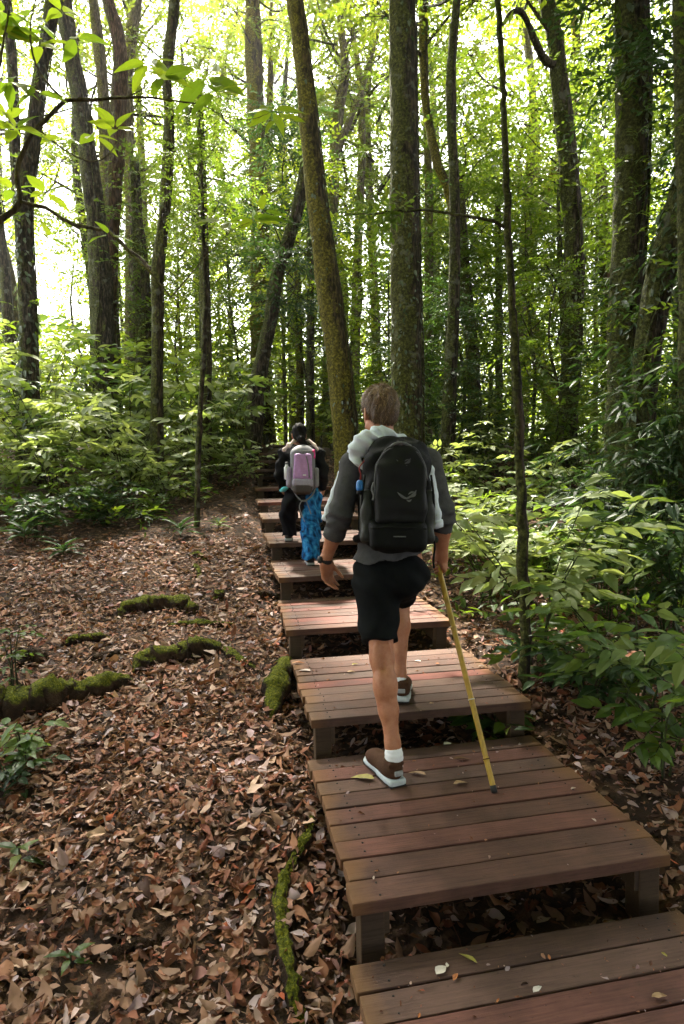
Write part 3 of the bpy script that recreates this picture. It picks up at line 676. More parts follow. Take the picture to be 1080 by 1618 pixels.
US = [(-4.4, 18.5, 3, 1.2), (-3.6, 15, 1, .75), (-2.6, 17, 2, 1.1), (-1.6, 18, 3, 1.2), (-.9, 15.6, 0, .9), 
      (.2, 18, 1, 1.2), (.9, 13.0, 4, .8), (1.6, 16.5, 3, 1.15), (2.4, 12.6, 4, .9), (2.9, 15, 0, 1.1), (3.9, 17, 1, 1.2), (3.1, 9.6, 4, .72), (4.6, 12.8, 0, 1.0), (5.3, 9.6, 5, .95), (5.9, 14.5, 3, 1.2),
      (6.6, 11.4, 1, 1.05), (7.6, 16.5, 2, 1.3), (8.8, 13, 3, 1.1), (-9, 22, 1, 1.2), (-5.6, 22, 0, 1.5), (-3.4, 21, 3, 1.5), (-.6, 23, 2, 1.6), (2.6, 22, 0, 1.5),
      (5, 21, 2, 1.5), (8, 22, 1, 1.5), (11, 18, 0, 1.4), (-14, 26, 3, 1.8), (-9.5, 28, 0, 1.8), (-5, 28, 3, 1.8), (0, 29, 1, 1.8), (4.5, 28, 3, 1.8), (9, 27, 2, 1.8), (13.5, 25, 1, 1.8),
      (4.2, 6.4, 5, .8), (5.0, 7.6, 2, .85), (2.1, 10.8, 5, .7), (6.2, 8.4, 5, 1.0), (3.6, 11.8, 2, .9), (1.6, 11.9, 0, .62)]
for x, y, k, s in US:
    put(PRO, k, KIND[k], x + rng.uniform(-.2, .2), y, s*rng.uniform(.92, 1.08), rng.uniform(0, 6.3), 'understorey trees between the big trunks')
FAR = [proto_tree('tall_tree', 'bark_dark', TALL[0], 13, .17, 11, 6.0), proto_tree('tall_tree', 'bark_pale', TALL[1], 14, .15, 12, 6.5), proto_tree('tall_tree', 'bark_moss', TALL[2], 13, .19, 13, 5.5)]
for x, y, k, s in [(-9.6, 18.5, 0, 1.0), (-7.2, 24, 1, 1.2), (-4.0, 24.5, 2, 1.2), (-1.9, 26, 0, 1.3), (1.3, 21, 1, 1.1), (3.6, 24.5, 0, 1.25), (6.6, 19, 2, 1.1), (9.6, 20.5, 0, 1.2), (7.8, 27, 1, 1.3), (-12.5, 23, 2, 1.2), (12.8, 21.5, 1, 1.2),
                   (-16, 31, 0, 1.4), (-3, 33, 1, 1.5), (3, 34, 2, 1.5), (14, 32, 0, 1.5), (6.9, 12.6, 0, .95), (-6.2, 20, 1, 1.0), (-8.6, 22, 0, 1.05), (-2.4, 21.5, 2, 1.1), (.4, 20.5, 1, 1.1), (2.3, 20, 0, 1.0), (4.9, 17.8, 1, 1.0), (-4.6, 20.5, 0, .95), (-.9, 24, 2, 1.25)]:
    put(FAR, k, ['dark tall tree', 'pale tall tree', 'mossy tall tree'][k], x, y, s, rng.uniform(0, 6.3), 'tall trees far back in the forest')

# ------------------------------------------------------------------ the far wood reads as one mass of leaves
def far_wood():
    rng = np.random.default_rng(21); n = 9500
    a = rng.uniform(R_(-46), R_(46), n); d = 25*np.sqrt(1+rng.random(n)*2.6)
    x, y = d*np.sin(a), d*np.cos(a); h = np.where(rng.random(n) < .86, 5.5*rng.random(n)**1.5*np.where(x < -2, .75, 1), rng.uniform(5, 12, n))
    P = np.column_stack([x, y, ground(x, y) + h])
    P += .9*rng.normal(size=P.shape)
    pos, dr, nn, sz, t = sprays(P, rand_dirs(n, rng, 0, .5), 1.5, 14, .24, rng, .25)
    V, T = place_leaves(leaf4(), pos, dr, nn, sz)
    r = np.clip(np.repeat(rng.random(n), 14)*.7 + rng.random(len(pos))*.3, 0, 1)
    return np_mesh('far_wood', V, T, M['brightleaf'], rnd=np.repeat(r, 4))
tag(link('far_wood', far_wood()), 'distant leafy wood that closes the view behind all the trunks', 'forest', kind='stuff')
# unseen foliage overhead and behind the viewer, added to shade the foreground
def shade_leaves():
    rng = np.random.default_rng(22); n = 9000
    x = rng.uniform(-10, 11, n); y = rng.uniform(-11, 13.2, n); z = Z0 + np.maximum(4.4, .82*y+1.6) + rng.uniform(0, 2.6, n)
    k = ~((x > 1.6) & (y > 4.0) & (rng.random(n) < .5)); k &= ~((x < -3) & (y > 7) & (rng.random(n) < .7)); k &= ~((x < -6.5) & (y > 1)); k &= ~(np.hypot(x+2.4, y-6.9) < 1.25)
    a = rng.uniform(R_(80), R_(280), 4600); d = rng.uniform(8, 15, 4600)      # unseen leaf wall added behind the viewer to cut light
    W = np.column_stack([d*np.sin(a), d*np.cos(a), Z0 + rng.uniform(-1.5, 9, 4600)])
    Q = np.column_stack([rng.uniform(-5, 6, 3000), rng.uniform(-5, .15, 3000), Z0 + rng.uniform(2.0, 4.2, 3000)])   # low sprays added over the viewer to darken the foreground
    P = np.concatenate([np.column_stack([x, y, z])[k], W, Q]); n = len(P)
    pos, dr, nn, sz, t = sprays(P, rand_dirs(n, rng, 0, .4), 1.3, 12, .22, rng, .25)
    V, T = place_leaves(leaf4(), pos, dr, nn, sz)
    return np_mesh('shade_canopy', V, T, M['canopy'], rnd=np.repeat(rng.random(len(pos)), 4))
tag(link('shade_canopy', shade_leaves()), 'leafy roof of the forest closing high above the nearest wooden platforms', 'canopy', kind='stuff')

# ------------------------------------------------------------------ shrubs
def shrub(name, seed, h, nst, leaf, spread, mat, tw=5, nl=7, twl=.32, tmpl=None, sag=.18, low=.3, wid=1.0, ang=58, stem_r=.008, stem_mat='stem', nj=.22):
    """several arching stems with flat tiers of leaves; base at the origin"""
    rng = np.random.default_rng(seed); sb = MB(); P = []; D = []
    for k in range(nst):
        a = k*2.4 + rng.uniform(-.4, .4); q = spread*rng.uniform(.35, 1); hh = h*rng.uniform(.65, 1.05)
        pts = spline([[.03*math.cos(a), .03*math.sin(a), -.05], [q*.3*math.cos(a), q*.3*math.sin(a), hh*.5], [q*math.cos(a), q*math.sin(a), hh]], 14)
        V, T = tube(pts, np.linspace(stem_r, stem_r*.35, 14), 5, cap=False); sb.add(V, T)
        for j in range(tw):
            u = low + (1-low)*(j+rng.random())/tw; i = min(13, int(u*13)); b = a + j*2.3 + rng.uniform(-.5, .5)
            d = np.array([math.cos(b), math.sin(b), rng.uniform(-.02, .35)])
            P.append(pts[i]); D.append(d/np.linalg.norm(d))
        P.append(pts[-1]); D.append(nrm(np.array([math.cos(a), math.sin(a), .25])))
    P = np.array(P); D = np.array(D); L = twl*rng.uniform(.7, 1.25, len(P))
    for p, d, l in zip(P, D, L):
        e = np.linspace(0, 1, 5)[:, None]; q = p + d*e*l; q[:, 2] -= sag*l*e[:, 0]**2
        V, T = tube(q, np.linspace(stem_r*.4, stem_r*.15, 5), 3, cap=False); sb.add(V, T)
    pos, dr, nn, sz, t = sprays(P, D, L, nl, leaf, rng, sag, ang, nj)
    tm = tmpl or leaf14(.22); V, T = place_leaves(tm, pos, dr, nn, sz, wid, .012, rng)
    r = np.clip(np.repeat(rng.random(len(P)), nl)*.6 + rng.random(len(pos))*.4, 0, 1)
    root = thing(name, 'x', 'shrub')
    sb.build('stem', [M[stem_mat]], root, True)
    MB().add(V, T, 0, np.repeat(r, len(tm[0]))).build('foliage', [M[mat]], root)
    return root
def rosette(name, seed, n, leaf, mat, wid=.55, lift=.5, h=.12):
    rng = np.random.default_rng(seed); a = np.arange(n)*2.4 + rng.uniform(-.2, .2, n); up = np.linspace(.15, .95, n)*lift*2
    D = nrm(np.column_stack([np.cos(a), np.sin(a), up])); pos = np.zeros((n, 3)); pos[:, 2] = h*np.linspace(.4, 1, n); pos[:, :2] += D[:, :2]*.01
    nn = np.column_stack([-np.cos(a)*up, -np.sin(a)*up, np.ones(n)])
    tm = leaf14(.22, .05, .38); V, T = place_leaves(tm, pos, D, nn, leaf*rng.uniform(.75, 1.15, n), wid, .012, rng)
    root = thing(name, 'x', 'plant')
    V2, T2 = tube([[0, 0, -.05], [0, 0, h]], [.006, .004], 5); MB().add(V2, T2).build('stem', [M['stem']], root, True)
    MB().add(V, T, 0, np.repeat(rng.random(n), len(tm[0]))).build('foliage', [M[mat]], root)
    return root
PALE = [shrub('broadleaf_shrub', 1, 1.35, 7, .155, .75, 'paleleaf', tw=6, twl=.36), shrub('broadleaf_shrub', 2, 1.1, 8, .145, .9, 'paleleaf', tw=5, twl=.36),
        shrub('broadleaf_shrub', 3, 1.6, 8, .15, .8, 'rightleaf', tw=6, twl=.38), shrub('broadleaf_shrub', 4, 1.2, 8, .12, .8, 'brightleaf', tw=6, twl=.34)]
PK = ['pale broad leaved shrub', 'wide pale layered shrub', 'tall green layered shrub', 'lime green shrub']
LS = [(-4.6, 7.8, 1, .85), (-3.9, 8.6, 0, .95), (-5.6, 8.8, 0, 1.1), (-3.2, 9.3, 1, 1.0), (-4.6, 9.9, 2, 1.0), (-6.4, 10.2, 2, 1.2), (-2.4, 10.4, 0, .9), (-3.6, 10.9, 1, 1.15), (-5.2, 11.4, 0, 1.3), (-2.2, 11.6, 2, 1.0),
      (-7.6, 11.6, 1, 1.4), (-4.2, 12.4, 2, 1.3), (-6.4, 12.9, 3, 1.5), (-2.9, 12.9, 1, 1.2), (-8.6, 13.4, 0, 1.5), (-5.2, 14.2, 3, 1.5), (-3.4, 14.6, 3, 1.4), (-7.4, 15.4, 3, 1.7), (-2.3, 14.2, 0, 1.1), (-9.8, 15.5, 3, 1.8),
      (-4.4, 17.5, 3, 1.9), (-1.9, 16.6, 3, 1.5), (-2.6, 9.0, 1, .6), (-1.75, 10.6, 1, .7), (-5.3, 7.0, 2, .6),
      (-6.3, 8.0, 0, 1.15), (-7.2, 9.4, 1, 1.3), (-3.3, 8.0, 2, .62),
      (-.2, 15.2, 2, 1.1), (.5, 13.2, 0, .85), (.1, 12.4, 3, .75), (.8, 10.6, 2, .7), (1.3, 12, 1, .9), (1.9, 9.2, 0, .8), (2.3, 11, 2, 1.0), (1.2, 8.6, 1, .62), (2.7, 8.2, 1, .85), (3.3, 10.3, 2, 1.05), (3.0, 12.6, 3, 1.1),
      (4.2, 9.3, 0, 1.0), (4.4, 11.6, 3, 1.2), (5.4, 11.0, 3, 1.3), (6.1, 9.6, 3, 1.1), (6.6, 12.2, 3, 1.5), (1.5, 14.4, 3, 1.2), (4.9, 14, 3, 1.4), (5.4, 8.6, 2, 1.0), (7.4, 10.6, 3, 1.4), (2.4, 14.8, 2, 1.2),
      (-9.5, 19, 3, 2.2), (-6.8, 19.5, 3, 2.0), (-3.2, 19.6, 3, 2.0), (-.4, 19.5, 3, 1.9), (2.2, 18.4, 3, 1.9), (4.2, 19.5, 3, 2.0), (6.8, 17.6, 3, 2.0), (9.6, 16, 3, 2.0), (11, 21, 3, 2.3), (-12, 22, 3, 2.4), (-5, 24.5, 3, 2.4), (1, 24.5, 3, 2.4), (6, 24, 3, 2.4), (.3, 16.8, 3, 1.5)]
for x, y, k, s in LS:
    put(PALE, k, PK[k], x, y, s*(1.32 if x < -2.0 and y > 8.3 else 1.0)*rng.uniform(.93, 1.07), rng.uniform(0, 6.3), 'layered shrubs on the forest floor', ('', 'second', 'smaller', 'fuller', 'last'))
# ferny low ground cover, one mass
def cover():
    rng = np.random.default_rng(31); P = []
    for (x0, x1, y0, y1, n) in ((-7.5, -2.0, 7.2, 14, 620), (.4, 7, 5.2, 13, 900), (.8, 3.2, 3.6, 6, 130), (-9, 9, 13, 24, 900)):
        x = rng.uniform(x0, x1, n); y = rng.uniform(y0, y1, n)
        k = (np.abs(x-stair_axis(y)) > .95) & ~((y > 13) & (np.abs(x+1.3) < .9) & (y < 15)); P.append(np.column_stack([x, y])[k])
    P = np.concatenate(P); n = len(P); z = ground(P[:, 0], P[:, 1]) + rng.uniform(.02, .38, n)*np.clip(.4+P[:, 1]/14, 0, 1.2)
    D = rand_dirs(n, rng, .35, .4)
    pos, dr, nn, sz, t = sprays(np.column_stack([P, z]), D, .42, 9, .105, rng, .35)
    tm = leaf8(.2); V, T = place_leaves(tm, pos, dr, nn, sz)
    r = np.clip(np.repeat(rng.random(n), 9)*.6 + rng.random(len(pos))*.4, 0, 1)
    return np_mesh('ground_cover', V, T, M['midleaf'], rnd=np.repeat(r, 8))
tag(link('ground_cover', cover()), 'low leafy ground cover of seedlings and ferns under the trees', 'ground cover', kind='stuff')

# the shrubs right of the stairs, each one built for its place
def hero(label, px, py, Y, seed, h, nst, leaf, spread, mat, cat='shrub', **k):
    r = shrub(k.pop('name', 'broadleaf_shrub'), seed, h, nst, leaf, spread, mat, **k)
    p = at(px, py, Y); r.location = (p[0], p[1], float(ground(p[0], p[1]))-.02)
    r['label'] = label; r['category'] = cat; return r
hero('big shrub with broad pale leaves right of the bamboo stick', 850, 1000, 4.05, 51, 1.05, 6, .150, .66, 'paleleaf', tw=5, twl=.36, nl=8, low=.55)
hero('yellow green shrub with flat leaves behind the pole thin sapling', 770, 930, 5.3, 52, .85, 7, .135, .75, 'paleleaf', tw=5, twl=.36, nl=8, low=.55)
hero('broad leaved shrub at the right edge beside the large platform', 1010, 1080, 3.3, 53, .80, 5, .135, .45, 'rightleaf', tw=4, twl=.30, nl=7, low=.5)
hero('dark leaved low shrub on the ground at the right edge', 1045, 1200, 2.9, 54, .55, 4, .12, .34, 'midleaf', tw=4, twl=.24, nl=6, low=.45)
hero('green shrub behind the big pale shrub and right of it', 960, 900, 4.9, 55, 1.1, 7, .14, .7, 'rightleaf', tw=5, twl=.36, nl=8, low=.5)
hero('pale fern like shrub beside the elbow of the man', 735, 870, 6.4, 56, .75, 9, .125, .85, 'paleleaf', tw=5, twl=.38, nl=9, low=.5)
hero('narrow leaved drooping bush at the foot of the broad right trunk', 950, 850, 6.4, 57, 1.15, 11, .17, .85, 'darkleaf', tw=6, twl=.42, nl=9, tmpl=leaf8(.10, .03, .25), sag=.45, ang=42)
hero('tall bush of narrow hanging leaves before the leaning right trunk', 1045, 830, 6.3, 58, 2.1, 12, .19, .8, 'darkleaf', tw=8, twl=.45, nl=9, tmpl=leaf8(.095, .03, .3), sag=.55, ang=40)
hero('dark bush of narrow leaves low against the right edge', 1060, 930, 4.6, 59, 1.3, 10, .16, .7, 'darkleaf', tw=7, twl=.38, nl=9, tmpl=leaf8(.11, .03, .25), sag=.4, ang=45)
hero('lime green bush lit at the right edge between trunks', 1050, 720, 9.5, 60, 1.6, 10, .13, 1.1, 'brightleaf', tw=7, twl=.42, nl=9)
hero('grassy tuft of narrow leaves right of the pole thin sapling', 860, 850, 5.6, 61, .7, 12, .2, .6, 'midleaf', tw=4, twl=.3, nl=7, tmpl=leaf8(.08, .03, .3), sag=.4, ang=35)
hero('small seedling in dead leaves beside the foot of the pole thin sapling', 775, 1150, 3.4, 62, .18, 4, .12, .12, 'midleaf', tw=2, twl=.12, nl=4, cat='plant', name='seedling')
hero('sprawling dark shrub under the broad leaves beside the large platform', 930, 1120, 3.6, 63, .42, 8, .12, .5, 'darkleaf', tw=4, twl=.26, nl=6)
# small plants in the leaf litter on the left
def small(label, px, py, seed, n, leaf, mat, **k):
    Y = ground_hit(px, py); r = rosette('seedling', seed, n, leaf, mat, **k); p = at(px, py, Y)
    r.location = (p[0], p[1], float(ground(p[0], p[1]))); r['label'] = label; return r
small('green seedling with pointed leaves at the left edge, midway down the leaf litter', 32, 1372, 71, 6, .10, 'midleaf', wid=.9, lift=.35, h=.09)
small('seedling with small bright leaves near the bottom left corner', 112, 1532, 72, 6, .065, 'midleaf', wid=1.0, lift=.3, h=.06)
small('larger seedling with long green leaves left of the mossy log end', 42, 1226, 73, 7, .14, 'midleaf', wid=.8, lift=.35, h=.12)
small('rosette of narrow leaves in front of the lone mossy trunk', 243, 818, 74, 16, .30, 'midleaf', wid=.5, lift=.6, h=.12)
small('rosette of long leaves at the foot of the lone mossy trunk', 210, 770, 75, 16, .36, 'midleaf', wid=.5, lift=.6, h=.3)
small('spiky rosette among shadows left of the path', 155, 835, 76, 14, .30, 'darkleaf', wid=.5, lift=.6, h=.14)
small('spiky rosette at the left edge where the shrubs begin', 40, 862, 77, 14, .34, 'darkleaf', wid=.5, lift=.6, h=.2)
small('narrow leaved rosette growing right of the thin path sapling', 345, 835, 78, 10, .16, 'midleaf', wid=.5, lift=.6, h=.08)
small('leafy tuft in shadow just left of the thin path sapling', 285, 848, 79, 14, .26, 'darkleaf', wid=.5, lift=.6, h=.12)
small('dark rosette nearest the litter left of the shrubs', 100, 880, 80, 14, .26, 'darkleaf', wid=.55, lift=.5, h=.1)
hero('young upright plant with small leaves at the left edge above the big mossy log', 18, 1010, 4.0, 81, .42, 3, .055, .12, 'midleaf', tw=4, twl=.12, nl=5, cat='plant', name='seedling')
hero('young plant with grey green leaves growing over the left end of the big mossy log', 30, 1130, 3.2, 82, .26, 3, .09, .12, 'rightleaf', tw=3, twl=.1, nl=4, cat='plant', name='seedling')
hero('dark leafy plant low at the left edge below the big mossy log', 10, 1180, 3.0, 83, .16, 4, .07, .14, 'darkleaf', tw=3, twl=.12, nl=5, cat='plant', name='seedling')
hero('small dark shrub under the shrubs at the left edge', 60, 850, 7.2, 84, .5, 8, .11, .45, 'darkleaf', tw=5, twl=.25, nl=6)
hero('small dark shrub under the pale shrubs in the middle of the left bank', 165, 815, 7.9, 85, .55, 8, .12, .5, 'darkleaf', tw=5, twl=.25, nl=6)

# ------------------------------------------------------------------ leafy branch hanging in close at upper left
def near_branch():
    Y = 2.7; rng = np.random.default_rng(5)
    q = at(-70, 520, Y); g = float(ground(q[0], q[1]))
    root = thing('sapling', 'leafy branch with large bright leaves hanging close by at upper left', 'sapling', (q[0], q[1], g)); L = np.array(root.location)
    def br(pts, r0, r1):
        P = spline(np.array([at(x, y, Y + (z[0] if z else 0)) for x, y, *z in pts]), 30); V, T = tube(P + rng.normal(0, .0012, P.shape), np.linspace(r0, r1, 30), 7, rng, .08)
        MB().add(V-L, T).build('branch', [M['bark_pale']], root, True)
    V, T = tube(spline([[q[0], q[1], g-.1], at(-70, 700, Y), at(-50, 450, Y), at(-4, 352, Y)], 30), np.linspace(.028, .012, 30), 8, rng, .06)
    MB().add(V-L, T).build('trunk', [M['bark_pale']], root, True)
    br([(-4, 352), (30, 322), (27, 275), (40, 230), (55, 208), (90, 172), (100, 160), (150, 158), (205, 154), (260, 158), (318, 165)], .013, .003)
    br([(33, 320), (70, 328), (110, 352), (150, 362), (172, 366), (205, 400), (238, 432), (270, 470)], .009, .003)
    br([(62, 205), (100, 236), (150, 256), (190, 220), (230, 130)], .004, .0015)
    br([(100, 160), (60, 110), (48, 50), (60, -20)], .006, .002)
    br([(-4, 352), (-20, 200), (0, 100), (20, -20)], .008, .003)
    br([(200, 154), (226, 140), (250, 112)], .003, .001)
    br([(318, 165), (330, 150), (334, 140)], .002, .001)
    br([(318, 165), (360, 186), (400, 188), (432, 176)], .002, .0012)
    br([(270, 470), (330, 400), (370, 362), (400, 350)], .003, .001)
    cl = [(45, 28, 6, 50), (98, 20, 6, 46), (16, 130, 7, 46), (26, 205, 6, 50), (235, 100, 6, 48), (256, 122, 4, 44), (182, 205, 6, 42), (150, 215, 4, 40), (326, 125, 3, 62), (342, 148, 4, 46), (72, 306, 4, 42),
          (75, 376, 4, 44), (352, 352, 3, 48), (398, 346, 5, 44), (430, 176, 5, 48), (442, 186, 3, 44), (415, 335, 3, 40), (8, 60, 6, 50), (58, 148, 3, 42), (120, 60, 3, 46), (20, 300, 4, 40), (95, 215, 3, 34), (10, 20, 5, 50), (60, 72, 5, 50), (172, 372, 3, 36), (4, 190, 5, 44)]
    pos = []; dr = []; nn = []; sz = []; rn = []
    for x, y, n, l in cl:
        c = at(x, y, Y + rng.uniform(-.12, .12)); r0 = rng.random()
        for k in range(n):
            a = k*2.4 + rng.uniform(-.4, .4); d = np.array([math.cos(a), math.sin(a)*.8, rng.uniform(-.45, .45)])
            pos.append(c + .012*d); dr.append(d); nn.append(np.array([0, -.35, 1]) + rng.normal(0, .4, 3)); sz.append(l*Y/F_PX*rng.uniform(.8, 1.15)); rn.append(min(1, .35+.4*r0+.25*rng.random()))
    tm = leaf14(.21, .05, .2); V, T = place_leaves(tm, np.array(pos), nrm(np.array(dr)), np.array(nn), np.array(sz), 1.0, .012, rng)
    MB().add(V-L, T, 0, np.repeat(rn, 14)).build('foliage', [M['nearleaf']], root)
near_branch()

# ------------------------------------------------------------------ mossy roots and logs
def log(label, pts, seed, cat='log', name='mossy_log', up=.35, ns=20, bump=.09, mat='moss'):
    rng = np.random.default_rng(seed); P = []; r = []
    for x, y, w in pts:
        Y = ground_hit(x, min(y, 1640)); p = on_z(x, y, 0) if False else at(x, y, Y); rad = w/2*Y/F_PX
        p[2] = float(ground(p[0], p[1])) + rad*up; P.append(p); r.append(rad)
    P[0][2] -= r[0]*(up+.7); P[-1][2] -= r[-1]*(up+.7)
    n = max(30, 8*len(pts)); PR = spline(np.column_stack([P, r]), n)
    PR[:, :3] += rng.normal(0, .004, (n, 3)); rr = PR[:, 3]*(1+.10*np.sin(np.arange(n)*.9+seed)+.10*np.sin(np.arange(n)*.37+2*seed)+rng.normal(0, .07, n))*np.clip(np.minimum(np.arange(n)+.7, n-np.arange(n)-.3)/4, .25, 1)**.5
    V, T = tube(PR[:, :3], rr, ns, rng, bump); V += rng.normal(0, .003, V.shape)
    o = MB().add(V - PR[n//2, :3], T).build(name, [M[mat]], None, True, PR[n//2, :3])
    return tag(o, label, cat)
log('fat curved mossy root arching out of the dead leaves, farthest of the large ones', [(186, 978, 14), (205, 966, 26), (250, 962, 28), (290, 962, 26), (318, 970, 16)], 1, 'root', 'mossy_root', .5)
log('mossy root with a dark hollow side in the middle of the leaf litter', [(208, 1068, 18), (235, 1054, 34), (285, 1044, 36), (325, 1034, 32), (352, 1022, 22)], 2, 'root', 'mossy_root', .55)
log('thin root trailing right from the mossy root in the middle', [(345, 1022, 14), (372, 1042, 16), (392, 1056, 10), (412, 1062, 6)], 3, 'root', 'mossy_root', .4)
log('long thick mossy log that comes in from the left edge', [(-140, 1150, 64), (-40, 1138, 66), (30, 1128, 62), (85, 1114, 52), (130, 1102, 42), (172, 1092, 38), (214, 1078, 22)], 4, 'log', 'mossy_log', .45)
log('bright mossy stump standing against the side of the stairs', [(428, 1138, 34), (436, 1108, 36), (448, 1078, 36), (460, 1052, 26)], 5, 'stump', 'mossy_stump', .9)
log('small yellow mossy root left of the root with the dark hollow', [(96, 1022, 8), (118, 1016, 14), (150, 1014, 16), (178, 1010, 10)], 6, 'root', 'mossy_root', .6)
log('straight thin root just in front of the farthest large mossy root', [(258, 988, 8), (300, 990, 12), (345, 990, 11), (378, 986, 6)], 7, 'root', 'mossy_root', .5)
log('thin dark root between the long mossy log and the hollow root', [(122, 1048, 8), (160, 1040, 12), (205, 1026, 8)], 8, 'root', 'mossy_root', .5, mat='moss_thin')
log('short brown stick of dead wood farthest left on the open litter', [(92, 936, 6), (120, 944, 10), (154, 956, 7)], 9, 'branch', 'dead_branch', .5, mat='moss_thin')
log('round mossy knob close to the edge of the path', [(340, 950, 10), (346, 944, 16), (352, 940, 10)], 10, 'root', 'mossy_root', .6)
log('small mossy root far up the path', [(296, 878, 6), (312, 881, 10), (328, 888, 6)], 11, 'root', 'mossy_root', .6)
log('little moss covered root end below the small one far up the path', [(304, 892, 6), (312, 902, 10), (316, 918, 6)], 12, 'root', 'mossy_root', .6)
log('brown broken stump near the left edge behind the long mossy log', [(26, 1052, 18), (48, 1046, 26), (76, 1040, 22)], 13, 'stump', 'broken_stump', .6, mat='moss_thin')
log('mossy root running along the foot of the stairs at the bottom', [(500, 1275, 10), (486, 1325, 17), (466, 1370, 15), (446, 1405, 22), (444, 1470, 24), (458, 1550, 30), (476, 1640, 32)], 14, 'root', 'mossy_root', .75, bump=.14, mat='moss_part')
log('dark half buried root in the foreground litter', [(128, 1528, 10), (180, 1512, 18), (235, 1498, 14), (262, 1490, 6)], 15, 'root', 'mossy_root', .3, mat='moss_thin')
log('dark stick of wood at the left edge near the bottom', [(-20, 1548, 14), (30, 1543, 18), (64, 1546, 10)], 16, 'branch', 'dead_branch', .4, mat='moss_thin')
log('thin dead branch lying in the leaves right of the stairs', [(838, 1150, 6), (870, 1138, 8), (905, 1128, 4)], 17, 'branch', 'dead_branch', .8, mat='moss_thin')
log('dark fallen branch crossing the edge of the path beside the woman', [(398, 945, 8), (418, 942, 12), (440, 945, 8)], 18, 'branch', 'dead_branch', .6, mat='moss_thin')

# ------------------------------------------------------------------ single leaves lying on the boards
def crumbs():
    rng = np.random.default_rng(77); P = []; R2 = []
    for k, (x, y, z, L, th) in enumerate(STEPS[:7]):
        n = (170, 150, 170, 110, 80, 50, 40)[k]; u = rng.uniform(.02, WID-.02, n); v = L*np.where(rng.random(n) < .55, 1-rng.beta(1, 4, n), rng.random(n))
        v = np.where(rng.random(n) < .35, np.round(v/L*9)/9*L, v)
        P.append(np.column_stack([x+u*math.cos(th)-v*math.sin(th), y+u*math.sin(th)+v*math.cos(th), np.full(n, z+.003)])); 
    P = np.concatenate(P); n = len(P); D = nrm(np.column_stack([rng.normal(size=(n, 2)), rng.normal(0, .08, n)])); Nn = nrm(np.column_stack([rng.normal(0, .2, (n, 2)), np.ones(n)]))
    V, T = place_leaves(leaf8(.2, .1, .1), P, D, Nn, np.clip(rng.lognormal(math.log(.011), .5, n), .004, .035), rng.uniform(.4, 1.5, n), .08, rng)
    return np_mesh('leaf_crumbs', V, T, M['litter'], rnd=np.repeat(rng.random(n), 8))
tag(link('leaf_crumbs', crumbs()), 'crumbs of dead leaf scattered over the wooden platforms', 'leaf crumbs', kind='stuff')
LEAFC = {'y': (.26, .22, .03), 't': (.33, .21, .11), 'o': (.38, .13, .03), 'w': (.55, .50, .45), 'b': (.16, .08, .04), 'p': (.42, .33, .28)}
for k, v in LEAFC.items(): M['fallen_'+k] = plain('fallen leaf '+k, v, .5, .4, .35, 30)
def fallen(label, k, px, py, size_px, ang, col, wid=1.0):
    x, y, z, L, th = STEPS[k]; p = on_z(px, py, z); rng = np.random.default_rng(int(px*7+py))
    V, T = leaf14(.2*wid, .09, .06); V = V*size_px*p[1]/F_PX; V[:, 2] += rng.uniform(0, .004, len(V)) + .006
    V[:, 0] -= V[:, 0].mean(); c, s = math.cos(ang), math.sin(ang)
    V = V @ np.array([[c, s, 0], [-s, c, 0], [0, 0, 1]])
    o = MB().add(V, T).build('fallen_leaf', [M['fallen_'+col]], None, False, (p[0], p[1], z)); tag(o, label, 'leaf', 'dead leaves lying on the wooden platforms')
fallen('mottled yellow leaf on the boards left of the brown shoe', 1, 574, 1231, 40, 2.9, 'y')
fallen('curled tan leaf on the boards right of the brown shoe', 1, 660, 1224, 30, 2.8, 't', .7)
fallen('flat tan leaf on the boards left of the stick tip', 1, 726, 1239, 26, .3, 't')
fallen('torn white scrap of leaf on the back boards of the large platform', 1, 707, 1177, 17, .4, 'w', 1.8)
fallen('grey curled leaf near the stick on the back boards', 1, 728, 1201, 30, .1, 'b', .7)
fallen('tiny pale leaf on the front left boards of the large platform', 1, 590, 1390, 9, 1.4, 'p')
fallen('tiny red brown leaf by the left edge of the large platform', 1, 594, 1379, 7, .4, 'o')
fallen('small pale leaf on the right boards of the large platform', 1, 938, 1298, 11, 1.9, 'p')
fallen('small cream leaf near the right end of the large platform', 1, 905, 1248, 13, .6, 'p')
fallen('orange leaf at the back left corner of the platform with the red plank', 2, 470, 1049, 22, .2, 'o')
fallen('pale curled leaf on the left of the platform with the red plank', 2, 482, 1061, 20, 2.9, 'p')
fallen('yellow brown leaf on the back boards left of the calf', 2, 560, 1051, 12, .5, 'y')
fallen('tan leaf just in front of the yellow brown one by the calf', 2, 554, 1063, 14, .1, 't')
fallen('white leaf on the back boards right of the raised foot', 2, 660, 1046, 11, 2.7, 'w')
fallen('orange brown leaf on the back boards left of the stick', 2, 691, 1050, 10, .7, 'o')
fallen('pale leaf right of the stick near the edge of the boards', 2, 760, 1054, 12, .3, 'p')
fallen('small brown leaf on the front boards by the stick', 2, 681, 1113, 9, .2, 't')
fallen('crumpled whitish leaf on the dark lowest platform', 0, 696, 1536, 26, .7, 'w', 1.7)
fallen('small whitish leaf touching the crumpled one on the lowest platform', 0, 706, 1528, 12, 1.6, 'w', 1.2)
fallen('orange brown leaf beside the crumpled whitish leaf', 0, 719, 1546, 20, 1.0, 'o')
fallen('long yellow brown leaf at the back of the lowest platform', 0, 740, 1517, 36, 2.4, 'y', .6)
fallen('white torn leaf in the middle of the lowest platform', 0, 848, 1566, 22, .6, 'w', 1.2)
fallen('small yellow leaf at the right of the lowest platform', 0, 1049, 1511, 12, 2.0, 'y')
